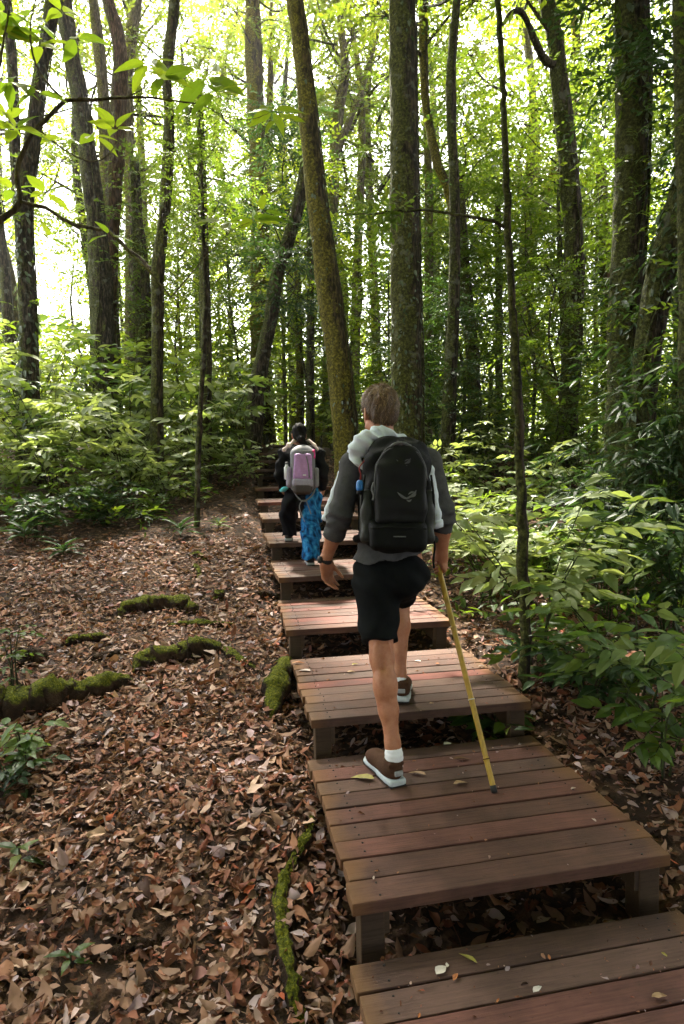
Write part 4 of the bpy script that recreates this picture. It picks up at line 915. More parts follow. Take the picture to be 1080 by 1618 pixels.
fallen('tan leaf at the far right front of the lowest platform', 0, 1040, 1577, 28, .1, 't')
fallen('small tan leaf by the gap in the middle of the lowest platform', 0, 786, 1584, 10, .9, 'o')
fallen('little orange leaf at the left front of the lowest platform', 0, 662, 1608, 12, 1.3, 'o')
fallen('tiny brown leaf at the back of the lowest platform', 0, 867, 1515, 12, 1.5, 'o')
# ------------------------------------------------------------------ bodies and cloth: smooth distance fields turned into one continuous mesh
class Field:
    def __init__(s, lo, hi, h):
        s.lo = np.array(lo, float); s.h = h; s.n = np.ceil((np.array(hi)-s.lo)/h).astype(int)+1
        s.F = np.full(s.n, .08, np.float32); s.ax = [s.lo[i]+h*np.arange(s.n[i]) for i in range(3)]
    def win(s, lo, hi):
        a = np.clip(np.floor((np.array(lo)-s.lo)/s.h).astype(int), 0, s.n); b = np.clip(np.ceil((np.array(hi)-s.lo)/s.h).astype(int)+1, 0, s.n)
        sl = tuple(slice(i, j) for i, j in zip(a, b))
        G = np.meshgrid(*[s.ax[i][sl[i]] for i in range(3)], indexing='ij'); return sl, np.stack(G, -1)
    def put(s, lo, hi, fn, k=.02, op='add'):
        m = .085 if op == 'add' else .03
        sl, P = s.win(np.array(lo)-m, np.array(hi)+m)
        if P.size == 0: return s
        d = fn(P); f = s.F[sl]
        if op == 'add':
            if k > 0:
                h = np.clip(.5+.5*(f-d)/k, 0, 1); s.F[sl] = f*(1-h)+d*h - k*h*(1-h)
            else: s.F[sl] = np.minimum(f, d)
        else:
            d = -d
            if k > 0:
                h = np.clip(.5-.5*(f-d)/k, 0, 1); s.F[sl] = f*(1-h)+d*h + k*h*(1-h)
            else: s.F[sl] = np.maximum(f, d)
        return s
    def cone(s, a, b, ra, rb, k=.02, op='add'):
        a = np.asarray(a, float); b = np.asarray(b, float); r = max(ra, rb); ba = b-a; bb = max(ba@ba, 1e-9)
        def fn(P):
            q = P-a; h = np.clip(q@ba/bb, 0, 1); return np.linalg.norm(q-h[..., None]*ba, axis=-1)-(ra+(rb-ra)*h)
        return s.put(np.minimum(a, b)-r, np.maximum(a, b)+r, fn, k, op)
    def chain(s, pts, rs, k=.02):
        for i in range(len(pts)-1): s.cone(pts[i], pts[i+1], rs[i], rs[i+1], k)
        return s
    def ell(s, c, r, R=None, k=.02, op='add'):
        c = np.asarray(c, float); r = np.asarray(r, float); R = np.eye(3) if R is None else np.asarray(R)
        def fn(P):
            q = (P-c)@R; k0 = np.linalg.norm(q/r, axis=-1); k1 = np.linalg.norm(q/(r*r), axis=-1)+1e-9; return k0*(k0-1)/k1
        m = r.max(); return s.put(c-m, c+m, fn, k, op)
    def rbox(s, c, hs, rad, R=None, k=.0, op='add'):
        c = np.asarray(c, float); hs = np.asarray(hs, float); R = np.eye(3) if R is None else np.asarray(R)
        def fn(P):
            q = np.abs((P-c)@R)-(hs-rad); return np.linalg.norm(np.maximum(q, 0), axis=-1)+np.minimum(q.max(-1), 0)-rad
        m = np.linalg.norm(hs); return s.put(c-m, c+m, fn, k, op)
    def plane(s, p, n, lo=None, hi=None):
        """removes everything on the side n points to"""
        n = np.asarray(n, float); n /= np.linalg.norm(n)
        sl, P = s.win(s.lo if lo is None else lo, s.lo+s.h*s.n if hi is None else hi)
        s.F[sl] = np.maximum(s.F[sl], (P-np.asarray(p))@n); return s
    def cut(s, p, n, r=.13):
        """takes off the ball of radius r that lies beyond the plane at p"""
        n = nrm(np.asarray(n, float)); p = np.asarray(p); c = p+n*r*.85; sl, P = s.win(c-r*1.1, c+r*1.1)
        s.F[sl] = np.maximum(s.F[sl], np.minimum((P-p)@n, r-np.linalg.norm(P-c, axis=-1))); return s
    def wrinkle(s, fn):
        sl, P = s.win(s.lo, s.lo+s.h*s.n); near = np.abs(s.F) < .05
        s.F[near] += fn(P[near]); return s
    def tris(s, smooth=1):
        F = s.F; ins = F < 0; n = F.shape
        c = np.zeros(tuple(v-1 for v in n), np.int8)
        for dx in (0, 1):
            for dy in (0, 1):
                for dz in (0, 1): c += ins[dx:n[0]-1+dx, dy:n[1]-1+dy, dz:n[2]-1+dz]
        cells = np.argwhere((c > 0) & (c < 8)); idx = -np.ones(c.shape, np.int64); idx[tuple(cells.T)] = np.arange(len(cells))
        acc = np.zeros((len(cells), 3)); cnt = np.zeros(len(cells))
        for ax in range(3):
            o1, o2 = [i for i in range(3) if i != ax]
            for u in (0, 1):
                for v in (0, 1):
                    a = cells.copy(); a[:, o1] += u; a[:, o2] += v; b = a.copy(); b[:, ax] += 1
                    fa, fb = F[tuple(a.T)], F[tuple(b.T)]; m = (fa < 0) != (fb < 0)
                    t = fa[m]/(fa[m]-fb[m]); p = a[m].astype(float); p[:, ax] += t; acc[m] += p; cnt[m] += 1
        V = acc/cnt[:, None]*s.h + s.lo; Q = []
        for ax in range(3):
            o1, o2 = (ax+1) % 3, (ax+2) % 3
            sl0 = [slice(None)]*3; sl1 = [slice(None)]*3; sl0[ax] = slice(0, -1); sl1[ax] = slice(1, None)
            e = np.argwhere(ins[tuple(sl0)] != ins[tuple(sl1)])
            e = e[(e[:, o1] > 0) & (e[:, o2] > 0) & (e[:, o1] < n[o1]-1) & (e[:, o2] < n[o2]-1)]
            g = lambda u, v: idx[tuple((e - np.eye(3, dtype=int)[o1]*u - np.eye(3, dtype=int)[o2]*v).T)]
            q = np.stack([g(1, 1), g(0, 1), g(0, 0), g(1, 0)], 1)
            fl = ~ins[tuple(e.T)]; q[fl] = q[fl][:, ::-1]; Q.append(q)
        Q = np.concatenate(Q); Q = Q[(Q >= 0).all(1)]
        for _ in range(smooth):
            S = np.zeros_like(V); K = np.zeros(len(V))
            for i in range(4):
                a, b = Q[:, i], Q[:, (i+1) % 4]
                np.add.at(S, a, V[b]); np.add.at(K, a, 1); np.add.at(S, b, V[a]); np.add.at(K, b, 1)
            V = V*.5 + .5*S/np.maximum(K, 1)[:, None]
        return V, np.concatenate([Q[:, [0, 1, 2]], Q[:, [0, 2, 3]]])
    def build(s, name, mat, root, smooth=1, sub=None):
        V, T = s.tris(smooth); L = np.array(root.matrix_world.translation) if sub is None else np.zeros(3)
        if sub is None: L = np.array(root.location)
        return MB().add(V-L, T).build(name, [mat], root, True)

def rot(yaw=0, pitch=0, roll=0):
    return np.array((Matrix.Rotation(yaw, 3, 'Z') @ Matrix.Rotation(pitch, 3, 'X') @ Matrix.Rotation(roll, 3, 'Y')))
def skin_mat(name, col, red):
    m, N, ramp, mix, math_, out = new_mat(name)
    pos = N('TexCoord').outputs['Object']
    n = N('TexNoise', Vector=pos, Scale=18.0, Detail=7.0, Roughness=.7).outputs[0]; n2 = N('TexNoise', Vector=pos, Scale=150.0, Detail=4.0).outputs[0]
    c = mix(ramp(n, [(.35, (0, 0, 0)), (.7, (1, 1, 1))]), col, red)
    c = mix(ramp(n2, [(.6, (0, 0, 0)), (.75, (.35,)*3)]), c, tuple(v*.6 for v in red))
    b = N('Bump', Strength=.5, Distance=.003, Height=n2)
    p = N('BsdfPrincipled', Base__Color=c, Roughness=.5, Normal=b.outputs[0]); p.inputs['Subsurface Weight'].default_value = .12
    p.inputs['Subsurface Radius'].default_value = (.012, .004, .002); p.inputs['Specular IOR Level'].default_value = .35
    out(p.outputs[0]); return m
def cloth_mat(name, col, scale=500, noise=.2, rough=.9, bump=.3):
    return plain(name, col, rough, .06, noise, scale, bump)
M['skin'] = skin_mat('tanned skin', (.44, .205, .115), (.31, .11, .055))
M['hair_brown'] = plain('brown hair', (.095, .054, .028), .5, .4, .5, 160, .5)
M['hair_light'] = plain('sun bleached brown hair', (.26, .155, .080), .45, .45, .45, 120, .3)
M['grey_shirt'] = cloth_mat('heather grey knit', (.068, .067, .070), 320, .35)
M['black_cloth'] = cloth_mat('black shorts cloth', (.007, .008, .0085), 400, .3)
M['white_sock'] = cloth_mat('white sock knit', (.72, .74, .78), 300, .08)
M['shoe_brown'] = plain('brown suede', (.055, .026, .014), .85, .15, .35, 140, .4)
M['shoe_sole'] = plain('pale blue grey rubber', (.42, .47, .50), .6, .3, .12, 80, .2)
M['rubber'] = plain('black rubber', (.012, .012, .013), .6, .35, .3, 80, .2)
M['grey_trim'] = plain('grey shoe trim', (.28, .29, .30), .6, .3, .2, 80, .2)
M['hoodie'] = cloth_mat('pale blue grey fleece', (.60, .66, .72), 260, .14, .92, .35)
M['pack_black'] = plain('black pack nylon', (.0045, .005, .005), .65, .1, .35, 420, .35)
M['pack_panel'] = plain('smooth black pack fabric', (.0055, .006, .006), .55, .16, .3, 300, .3)
M['pack_olive'] = plain('dark olive mesh', (.016, .019, .015), .5, .35, .5, 200, .5)
M['grey_mark'] = plain('grey reflective print', (.11, .115, .115), .5, .3, .3, 90, .1)
M['dim_mark'] = plain('dim grey print', (.035, .036, .036), .45, .5, .3, 90, .1)
M['blue_plastic'] = plain('blue plastic', (.02, .17, .50), .35, .5, .15, 60, .1)
M['white_plastic'] = plain('pale plastic', (.6, .62, .64), .4, .5, .1, 60, .1)
M['red_cord'] = plain('red cord', (.25, .03, .03), .7, .3, .2, 200, .2)

# ---- the man
def finger(f, base, d, n, lens, r, curls, k=.006):
    """three bones bending towards n"""
    p = np.array(base, float); d = nrm(np.array(d, float)); n = np.array(n, float)
    for i, (l, c) in enumerate(zip(lens, curls)):
        ax = np.cross(d, n); ax /= np.linalg.norm(ax)+1e-9
        R = np.array(Matrix.Rotation(c, 3, Vector(ax))); d = R@d; n = R@n
        q = p + d*l; f.cone(p, q, r*(1-.10*i), r*(.92-.12*i), k); p = q
def hand(f, wrist, d, n, thumb_side, s=1.0, curl=.35):
    d = nrm(np.array(d, float)); n = np.array(n, float); n = nrm(n-d*(n@d)); t = nrm(np.array(thumb_side, float)); t = nrm(t-d*(t@d)-n*(t@n))
    w = np.array(wrist, float)
    R = np.column_stack([t, d, n])
    f.rbox(w+d*.052*s+n*.002, np.array([.040, .050, .0155])*s, .014*s, R, .012)
    f.cone(w-d*.01, w+d*.03*s, .026*s, .027*s, .02)
    f.ell(w+d*.032*s+t*.026*s+n*.008, np.array([.018, .032, .016])*s, R, .012)
    for q, (o, L, rr) in enumerate(((.029, .078, .0093), (.0095, .086, .0096), (-.010, .080, .0092), (-.029, .062, .0082))):
        b = w+d*(.094-.006*abs(q-1))*s + t*o*s
        finger(f, b, d + t*o*4.0, n, np.array([.45, .31, .24])*L*s*1.05, rr*s, [curl*(.55+.28*q), curl*(1.0+.12*q), curl*.8])
    finger(f, w+d*.030*s+t*.034*s+n*.006, d*.95+t*.30+n*.40, n-t*.4, np.array([.040, .032, .026])*s, .0115*s, [.05, .25, .3])
def head(f, c, R, s=1.0):
    W = lambda x, y, z: np.asarray(c)+R@(np.array([x, y, z])*s)
    e = lambda p, r, k=.02, op='add': f.ell(W(*p), np.array(r)*s, R, k, op)
    e((0, -.004, .020), (.075, .096, .093)); e((0, .040, -.040), (.058, .062, .078), .03); e((0, .058, -.098), (.034, .036, .028), .03)
    f.cone(W(-.05, .02, -.075), W(-.02, .065, -.10), .022*s, .022*s, .025); f.cone(W(.05, .02, -.075), W(.02, .065, -.10), .022*s, .022*s, .025)
    e((0, .088, .022), (.045, .016, .022), .02)                              # brow
    for sx in (-1, 1):
        e((sx*.031, .099, -.002), (.016, .012, .011), .008, 'sub'); e((sx*.031, .088, -.002), (.0125, .0125, .0125), .002)
        e((sx*.038, .075, -.035), (.018, .018, .016), .02)                  # cheek
        e((sx*.0775, -.006, -.018), (.009, .021, .033), .008); e((sx*.083, -.013, -.012), (.006, .018, .028), .006); e((sx*.086, -.004, -.014), (.006, .009, .016), .006, 'sub')
    f.cone(W(0, .096, .004), W(0, .117, -.036), .008*s, .0125*s, .012); e((.010, .106, -.040), (.008, .009, .007), .008); e((-.010, .106, -.040), (.008, .009, .007), .008)
    f.cone(W(-.018, .094, -.067), W(.018, .094, -.067), .0065*s, .0065*s, .006); f.cone(W(-.015, .093, -.077), W(.015, .093, -.077), .0075*s, .0075*s, .006)
    e((0, .102, -.0715), (.02, .006, .0018), .002, 'sub')

MAN = thing('person', 'man in grey shirt and black shorts stepping up with a bamboo stick', 'person', at(622, 1225, 2.85)*[1, 1, 0]+[0, 0, STEPS[1][2]])
A = at
Hc = A(600, 650, 3.15); HR = rot(R_(17), R_(-6), R_(2))
sL, sR = A(558, 733, 3.09), A(677, 729, 3.10); eL, eR = A(538, 812, 3.02), A(699, 812, 3.03); wL, wR = A(514, 886, 3.09), A(697, 880, 3.12)
hL, hR = A(594, 890, 3.04), A(648, 888, 3.05); kL, kR = A(603, 1040, 2.90), A(631, 946, 3.47); aL, aR = A(622, 1190, 2.79), A(630, 1080, 3.325)
tip = on_z(781, 1252, STEPS[1][2]); grip = A(692, 894, 3.13); sdir = nrm(grip-tip); stick_top = grip + sdir*.10
f = Field([-.35, 2.5, .45], [.85, 3.75, 2.6], .0055)
head(f, Hc, HR)
f.cone(Hc+HR@np.array([0, -.018, -.06]), A(605, 712, 3.11), .056, .062, .03)
f.cone(sL, A(605, 715, 3.11), .045, .06, .04); f.cone(sR, A(605, 715, 3.11), .045, .06, .04)
f.ell(A(617, 775, 3.11), (.15, .09, .19), None, .05); f.ell(A(620, 860, 3.07), (.135, .085, .15), None, .05); f.ell(A(620, 890, 3.06), (.13, .09, .09), None, .05)
f.chain([sL, eL], [.044, .036], .03); f.chain([eL, eL*.55+wL*.45, wL], [.036, .040, .027], .02)
f.chain([sR, eR], [.044, .036], .03); f.chain([eR, eR*.6+wR*.4, wR], [.036, .041, .028], .02)
f.chain([hL, hL*.45+kL*.55, kL], [.070, .064, .056], .03)
f.chain([kL, kL*.72+aL*.28+np.array([0, -.012, 0]), kL*.45+aL*.55, aL*.9+kL*.1, aL+np.array([0, 0, -.05])], [.050, .050, .043, .032, .035], .03)
f.ell(kL+np.array([.0, .03, .0]), (.042, .04, .05), None, .03)
f.ell(kL*.70+aL*.30+np.array([-.020, -.022, 0]), (.031, .038, .085), None, .02); f.ell(kL*.74+aL*.26+np.array([.020, -.022, 0]), (.029, .036, .08), None, .02)
for q in (-.024, .026): f.cone(kL+np.array([q, -.034, .07]), kL+np.array([q*1.15, -.036, -.03]), .014, .011, .012)
f.ell(kL+np.array([0, -.060, .01]), (.015, .016, .05), None, .012, 'sub')
f.chain([hR-np.array([.015, 0, 0]), hR*.4+kR*.6, kR], [.070, .066, .056], .03)
f.chain([kR, kR*.68+aR*.32+np.array([0, -.012, 0]), aR*.88+kR*.12, aR+np.array([0, 0, -.03])], [.056, .055, .034, .036], .03)
# feet inside the shoes
fdL = np.array([math.sin(R_(-23)), math.cos(R_(-23)), 0]); fdR = np.array([.1, .97, -.05])
f.cone(aL+np.array([0, 0, -.055]), aL+fdL*.12+np.array([0, 0, -.062]), .026, .016, .02); f.cone(aR+np.array([0, 0, -.03]), aR+fdR*.13+np.array([0, 0, -.05]), .03, .022, .02)
hand(f, wL, wL-eL+np.array([.10, .05, -.05]), (.75, -.6, -.1), (.6, .75, .1), .98, .42)
# right hand closed round the stick
sx_ = nrm(np.array([1, -.35, .1]) - sdir*(np.array([1, -.35, .1])@sdir)); sy_ = np.cross(sdir, sx_)
gc = grip; f.ell(gc+sx_*.026+sdir*.004, (.020, .032, .045), np.column_stack([sx_, sy_, sdir]), .015); f.cone(wR, gc+sx_*.024+sdir*.03, .028, .026, .025)
for q, (t_, r0) in enumerate(((.032, .0095), (.012, .0098), (-.009, .0095), (-.029, .0085))):
    a = np.linspace(.5, 4.6, 8); pts = [gc + sdir*(t_-.004*i/7) + (sx_*math.cos(b)+sy_*math.sin(b))*(.0245+.003*math.cos(b)) for i, b in enumerate(a)]
    f.chain(pts, np.linspace(r0*1.08, r0*.82, 8), .004)
a = np.linspace(-.5, -2.3, 5); f.chain([gc+sdir*(.030+.016*i/4)+(sx_*math.cos(b)+sy_*math.sin(b))*.026 for i, b in enumerate(a)], [.013, .012, .0115, .0108, .009], .006)
f.build('body', M['skin'], MAN, 1)
# shirt
f = Field([-.3, 2.7, 1.2], [.85, 3.5, 2.25], .006)
f.cone(sL, A(600, 712, 3.10), .064, .07, .04); f.cone(sR, A(612, 712, 3.10), .064, .07, .04)
f.ell(A(600, 700, 3.11), (.085, .08, .035), None, .03)
f.ell(A(617, 775, 3.10), (.182, .115, .185), None, .06); f.ell(A(619, 850, 3.06), (.168, .112, .15), None, .06); f.ell(A(618, 895, 3.045), (.205, .158, .11), None, .05)
f.chain([sL, eL, eL*.45+wL*.55], [.061, .057, .053], .02); f.chain([sR, eR, eR*.60+wR*.40], [.061, .057, .053], .02)
dL = wL-eL; f.cut(eL+dL*.50, dL, .11)
dR = wR-eR; f.cut(eR+dR*.34, dR, .10)
n_h = np.array([.13, .12, -1.0]); f.plane(A(616, 888, 2.9), n_h)
f.ell(Hc+HR@np.array([0, -.018, -.10]), (.064, .06, .05), None, .01, 'sub')
def wr(P):
    x, y, z = P[:, 0], P[:, 1], P[:, 2]
    arm = np.clip((np.abs(x-.24)-.16)/.05, 0, 1)
    # folds gathered at the elbows, hanging folds on the trunk
    e = .0075*np.sin(z*84 + 22*x + 3*np.sin(y*20))*np.exp(-((z-eL[2]+.01)/.085)**2)*arm
    e2 = .005*np.sin(z*130 + 30*y + 2*np.sin(x*30))*np.exp(-((z-eL[2]+.03)/.06)**2)*arm
    t = .0045*np.sin(x*52 + 5*np.sin(z*11) + 14*y)*(1-arm)*np.clip((1.75-z)/.25, 0, 1)
    return e+e2+t+.0022*np.sin(x*31+z*23)*np.sin(y*29+z*17)
f.wrinkle(wr); f.build('shirt', M['grey_shirt'], MAN, 1)
# shorts
f = Field([-.1, 2.6, .85], [.75, 3.75, 1.75], .006)
f.ell(A(619, 905, 3.05), (.186, .135, .115), None, .04); f.ell(A(597, 925, 2.99), (.10, .115, .115), None, .04); f.ell(A(641, 910, 3.0), (.092, .112, .100), None, .04)

tL = nrm(kL-hL); f.chain([A(593, 915, 3.03), A(596, 960, 2.99), A(600, 1020, 2.93)], [.115, .098, .090], .03)
tR = nrm(kR-hR); f.chain([A(640, 905, 3.05), hR*.5+kR*.5+np.array([-.008, 0, -.012]), kR+tR*.06], [.100, .086, .077], .03)
f.plane(A(599, 1014, 2.93), tL+np.array([0, -.15, 0]), [-1, 2, .5], [A(622, 1000, 2.93)[0]+.04, 3.2, 1.3])
f.plane(hR+tR*.44, tR + np.array([0, .1, -.25]), [.2, 3.2, .5], [1.2, 4, 1.7])
f.wrinkle(lambda P: .0045*np.sin(P[:, 0]*44+5*np.sin(P[:, 2]*13)+P[:, 1]*18) + .004*np.sin(P[:, 2]*36+P[:, 0]*30+P[:, 1]*22))
f.build('shorts', M['black_cloth'], MAN, 1)
# socks
f = Field(aL-.12, aL+[.12, .12, .09], .005); top = aL+nrm(kL-aL)*.022; f.chain([aL+[0, 0, -.055], aL+[0, 0, -.01], top], [.041, .0375, .0375], .02); f.plane(top, kL-aL)
f.wrinkle(lambda P: .0012*np.sin(P[:, 2]*300)); f.build('sock', M['white_sock'], MAN, 1)
f = Field(aR-.12, aR+[.12, .12, .12], .005); top = aR+nrm(kR-aR)*.035; f.chain([aR+[0, 0, -.04], aR, top], [.041, .038, .0375], .02); f.plane(top, kR-aR)
f.build('sock', M['white_sock'], MAN, 1)
# shoes: local y forward, heel at the origin, sole at z = 0
def shoe(root, heel, R, mats, name='shoe', s=1.0):
    up = Field([-.09, -.05, -.02], [.09, .33, .17], .0045)
    up.ell((0, .055, .062), (.040, .062, .055), None, .03); up.ell((0, .14, .052), (.044, .10, .043), None, .04); up.ell((0, .225, .044), (.046, .065, .030), None, .04)
    up.cone((0, .040, .07), (0, .048, .108), .039, .037, .02); up.plane((0, 0, .112), (0, -.30, 1)); up.ell((0, .055, .125), (.030, .036, .05), None, .006, 'sub'); up.plane((0, 0, .024), (0, 0, -1))
    up.cone((-.030, .012, .100), (.030, .012, .100), .010, .010, .01)
    so_ = Field([-.09, -.06, -.03], [.09, .35, .07], .0045)
    so_.rbox((0, .060, .018), (.043, .072, .020), .017, None, .0); so_.rbox((0, .150, .014), (.042, .12, .0155), .0145, None, .02); so_.ell((0, .235, .016), (.050, .072, .017), None, .02)
    so_.plane((0, 0, .034), (0, .04, 1)); so_.plane((0, 0, .006), (0, 0, -1))
    tr = Field([-.09, -.06, -.03], [.09, .35, .05], .0045); tr.rbox((0, .06, .004), (.041, .070, .006), .004); tr.rbox((0, .2, .004), (.044, .09, .006), .004, None, .01)
    def put(fl, nm, m, par):
        V, T = fl.tris(1); V = V*s
        o = MB().add(V, T).build(nm, [m], par, True); return o
    o = put(up, name, mats[0], root)
    o.location = Vector(np.asarray(heel)-np.array(root.location)); o.rotation_euler = Matrix(R.tolist()).to_euler()
    put(so_, 'sole', mats[1], o); put(tr, 'tread', mats[2], o)
    V, T = box((0, -.012, .066), (.04, .012, .022), .004); MB().add(V*s, T).build('heel_patch', [mats[3]], o, True)
    for q in range(4):
        V, T = tube(np.array([[-.026, .10+.022*q, .092-.008*q], [0, .105+.022*q, .101-.009*q], [.026, .10+.022*q, .092-.008*q]])*s, .0028*s, 5); MB().add(V, T).build('lace', [mats[2]], o, True)
    return o
RL = rot(R_(23)); hl = on_z(633, 1240, STEPS[1][2]); shoe(MAN, np.array([aL[0]+.012, aL[1]-.045, STEPS[1][2]+.001]), RL, [M['shoe_brown'], M['shoe_sole'], M['rubber'], M['grey_trim']])
shoe(MAN, np.array([aR[0]+.008, aR[1]-.05, STEPS[2][2]+.014]), rot(R_(-8), R_(-2)), [M['shoe_brown'], M['shoe_sole'], M['rubber'], M['grey_trim']])
# hair
def hair(root, c, R, s=1.0):
    W = lambda x, y, z: np.asarray(c)+R@(np.array([x, y, z])*s)
    f = Field(np.asarray(c)-.19, np.asarray(c)+.19, .0045)
    f.ell(W(0, -.008, .028), np.array([.084, .104, .100])*s, R, .02); f.ell(W(.0, .03, .075), np.array([.070, .070, .052])*s, R, .02); f.ell(W(0, -.055, -.02), np.array([.066, .055, .062])*s, R, .02)
    f.plane(W(0, -.05, -.072), R@np.array([0, .10, -1.])); f.plane(W(0, .070, .02), R@np.array([0, 1., -.55]))
    for sx in (-1, 1): f.ell(W(sx*.085, .010, -.040), np.array([.03, .046, .050])*s, R, .01, 'sub')
    Ri = R.T
    def w(P):
        q = (P-np.asarray(c))@Ri.T; an = np.arctan2(q[:, 0], q[:, 1]+.02)
        return .0018*np.sin(an*26+q[:, 2]*60+2*np.sin(q[:, 2]*40))+.0022*np.sin(an*11+q[:, 2]*35) + .0012*np.sin(q[:, 2]*95+an*7)
    f.wrinkle(w); V, T = f.tris(1); L = np.array(root.location)
    o = MB().add(V-L, T).build('hair', [M['hair_brown']], root, True)
    # loose locks that follow the head downwards
    rng = np.random.default_rng(9); e1 = V[T[:, 1]]-V[T[:, 0]]; e2 = V[T[:, 2]]-V[T[:, 0]]; ar = np.cross(e1, e2); al = np.linalg.norm(ar, axis=1)
    n = 11000; k = rng.choice(len(T), n, p=al/al.sum()); P0 = V[T[k]].mean(1); nn = ar[k]/al[k][:, None]
    cen = np.asarray(c); nn = np.where(((P0-cen)*nn).sum(1, keepdims=True) < 0, -nn, nn)
    crown = W(.01, -.035, .12); g = P0-crown; g = g-nn*(g*nn).sum(1, keepdims=True); g = nrm(g + rng.normal(0, .012, g.shape)+1e-6)
    swirl = np.cross(nn, g); d = nrm(g + swirl*rng.normal(.05, .35, (n, 1)) + np.array([0, 0, -.1]))
    ln = rng.uniform(.013, .028, n)*s; wd = rng.uniform(.0006, .0012, n)*s; sd = nrm(np.cross(d, nn))
    Vs = []; 
    for u, wk, li in ((0, 1.0, .000), (.45, .9, .32), (1, .15, .18)):
        b = P0 + d*(ln*u)[:, None] + nn*(ln*li*rng.uniform(.2, .75, n)+.0006)[:, None]
        if u == 1: Vs += [b]
        else: Vs += [b+sd*(wd*wk)[:, None], b-sd*(wd*wk)[:, None]]
    VV = np.stack(Vs, 1); TT = np.array([[0, 1, 3], [0, 3, 2], [2, 3, 4]])[None]+(np.arange(n)*5)[:, None, None]
    zr = (P0-cen)@R[:, 2]; pr = np.clip(.25+ .5*(zr/.1), .1, .8)
    light = (rng.random(n) < pr).astype(int)
    o2 = link('locks', np_mesh('locks', VV.reshape(-1, 3)-L, TT.reshape(-1, 3), [M['hair_brown'], M['hair_light']], np.repeat(light, 3), smooth=True), o)
    o2['kind'] = 'stuff'
hair(MAN, Hc, HR)
# wrist watch and cord bracelet
def band(root, name, c, ax, r, w, mat, dial=None):
    ax = nrm(np.asarray(ax, float)); t = np.linspace(-w/2, w/2, 5); V, T = tube(np.asarray(c)+ax*t[:, None], [r*.96, r, r, r, r*.96], 20)
    o = MB().add(V-np.array(root.location), T).build(name, [mat], root, True)
    if dial is not None:
        n = nrm(np.asarray(dial)-ax*(np.asarray(dial)@ax)); p = np.asarray(c)+n*r
        V, T = tube([p-n*.003, p+n*.007], [.019, .018], 18); MB().add(V-np.array(root.location), T).build('watch_face', [M['rubber']], o, True)
    return o
band(MAN, 'watch', wL+nrm(eL-wL)*.006, eL-wL, .033, .024, M['rubber'], (-.8, -.5, .1))
band(MAN, 'bracelet', wR+nrm(wR-eR)*.012, eR-wR, .034, .006, M['red_cord'])
# ---- bamboo stick
m, N, ramp, mix, math_, out = new_mat('yellow bamboo')
pos = N('TexCoord').outputs['Object']; n1 = N('TexNoise', Vector=N('Mapping', Vector=pos, Scale=(30, 30, 3)).outputs[0], Scale=2.0, Detail=5.0).outputs[0]; n2 = N('TexNoise', Vector=pos, Scale=3.0, Detail=4.0).outputs[0]
c = mix(n2, ramp(n1, [(.3, (.34, .18, .018)), (.7, (.52, .31, .03))]), ramp(n1, [(.3, (.18, .13, .015)), (.7, (.40, .28, .03))]))
p = N('BsdfPrincipled', Base__Color=c, Roughness=.38); out(p.outputs[0]); M['bamboo'] = m
ST = thing('walking_stick', 'yellow bamboo walking stick planted on the large platform', 'walking stick', tip)
Ls = np.linalg.norm(stick_top-tip); u = np.array(sorted(set(np.linspace(0, Ls, 60)) | {a+b for a in (.14, .40, .74, 1.06, 1.36) for b in (-.012, -.004, 0, .004, .012)}))
u = u[u <= Ls]; rr = .0125+.0015*u/Ls; 
for a in (.14, .40, .74, 1.06, 1.36): rr = rr + .003*np.exp(-((u-a)/.005)**2) - .0012*np.exp(-((u-a-.012)/.006)**2)
bow = np.sin(u/Ls*math.pi)*.012; P = tip + sdir*u[:, None] + np.array([0, 1, .4])*bow[:, None]*.4
V, T = tube(P, rr, 14); MB().add(V-tip, T).build('cane', [M['bamboo']], ST, True)
for a in (.14, .40, .74, 1.06, 1.36):
    q = tip+sdir*a + np.array([0, 1, .4])*math.sin(a/Ls*math.pi)*.0048; V, T = tube([q-sdir*.002, q+sdir*.002], .0158, 14); MB().add(V-tip, T).build('node_ring', [M['pack_olive'] if a > .5 else M['white_plastic'] if a == .40 else M['shoe_brown']], ST, True)
V, T = tube([tip+sdir*.0, tip+sdir*.03], [.0145, .014], 14); MB().add(V-tip, T).build('ferrule', [M['rubber']], ST, True)

# ---- hoodie draped round the neck
f = Field([-.25, 2.7, 1.5], [.75, 3.4, 2.4], .006)
f.chain([A(560, 712, 3.03), A(573, 694, 3.01), A(597, 684, 3.00), A(617, 684, 3.01), A(634, 694, 3.05)], [.040, .042, .034, .030, .024], .02)
f.ell(A(568, 708, 2.99), (.062, .05, .052), None, .025); f.ell(A(580, 698, 2.97), (.06, .04, .036), rot(0, 0, .5), .02); f.ell(A(592, 690, 2.97), (.07, .035, .026), rot(0, 0, .25), .015)
f.chain([A(556, 714, 3.07), A(543, 733, 3.13), A(531, 775, 3.15), A(520, 804, 3.14), A(514, 822, 3.13)], [.034, .026, .022, .021, .021], .02)
f.chain([A(560, 715, 2.99), A(566, 730, 2.97), A(572, 738, 2.97)], [.035, .030, .020], .02)
f.chain([A(634, 694, 3.05), A(658, 710, 3.03), A(674, 738, 2.99), A(682, 780, 2.975), A(687, 812, 2.965), A(689, 834, 2.96)], [.028, .030, .030, .029, .029, .031], .02)
f.plane(A(689, 832, 2.96), (.1, 0, -1), [.4, 2.5, 1.4], [.7, 3.2, 1.8])
f.plane(A(513, 821, 3.12), (-.2, 0, -1), [-.3, 2.9, 1.4], [-.02, 3.4, 1.8])
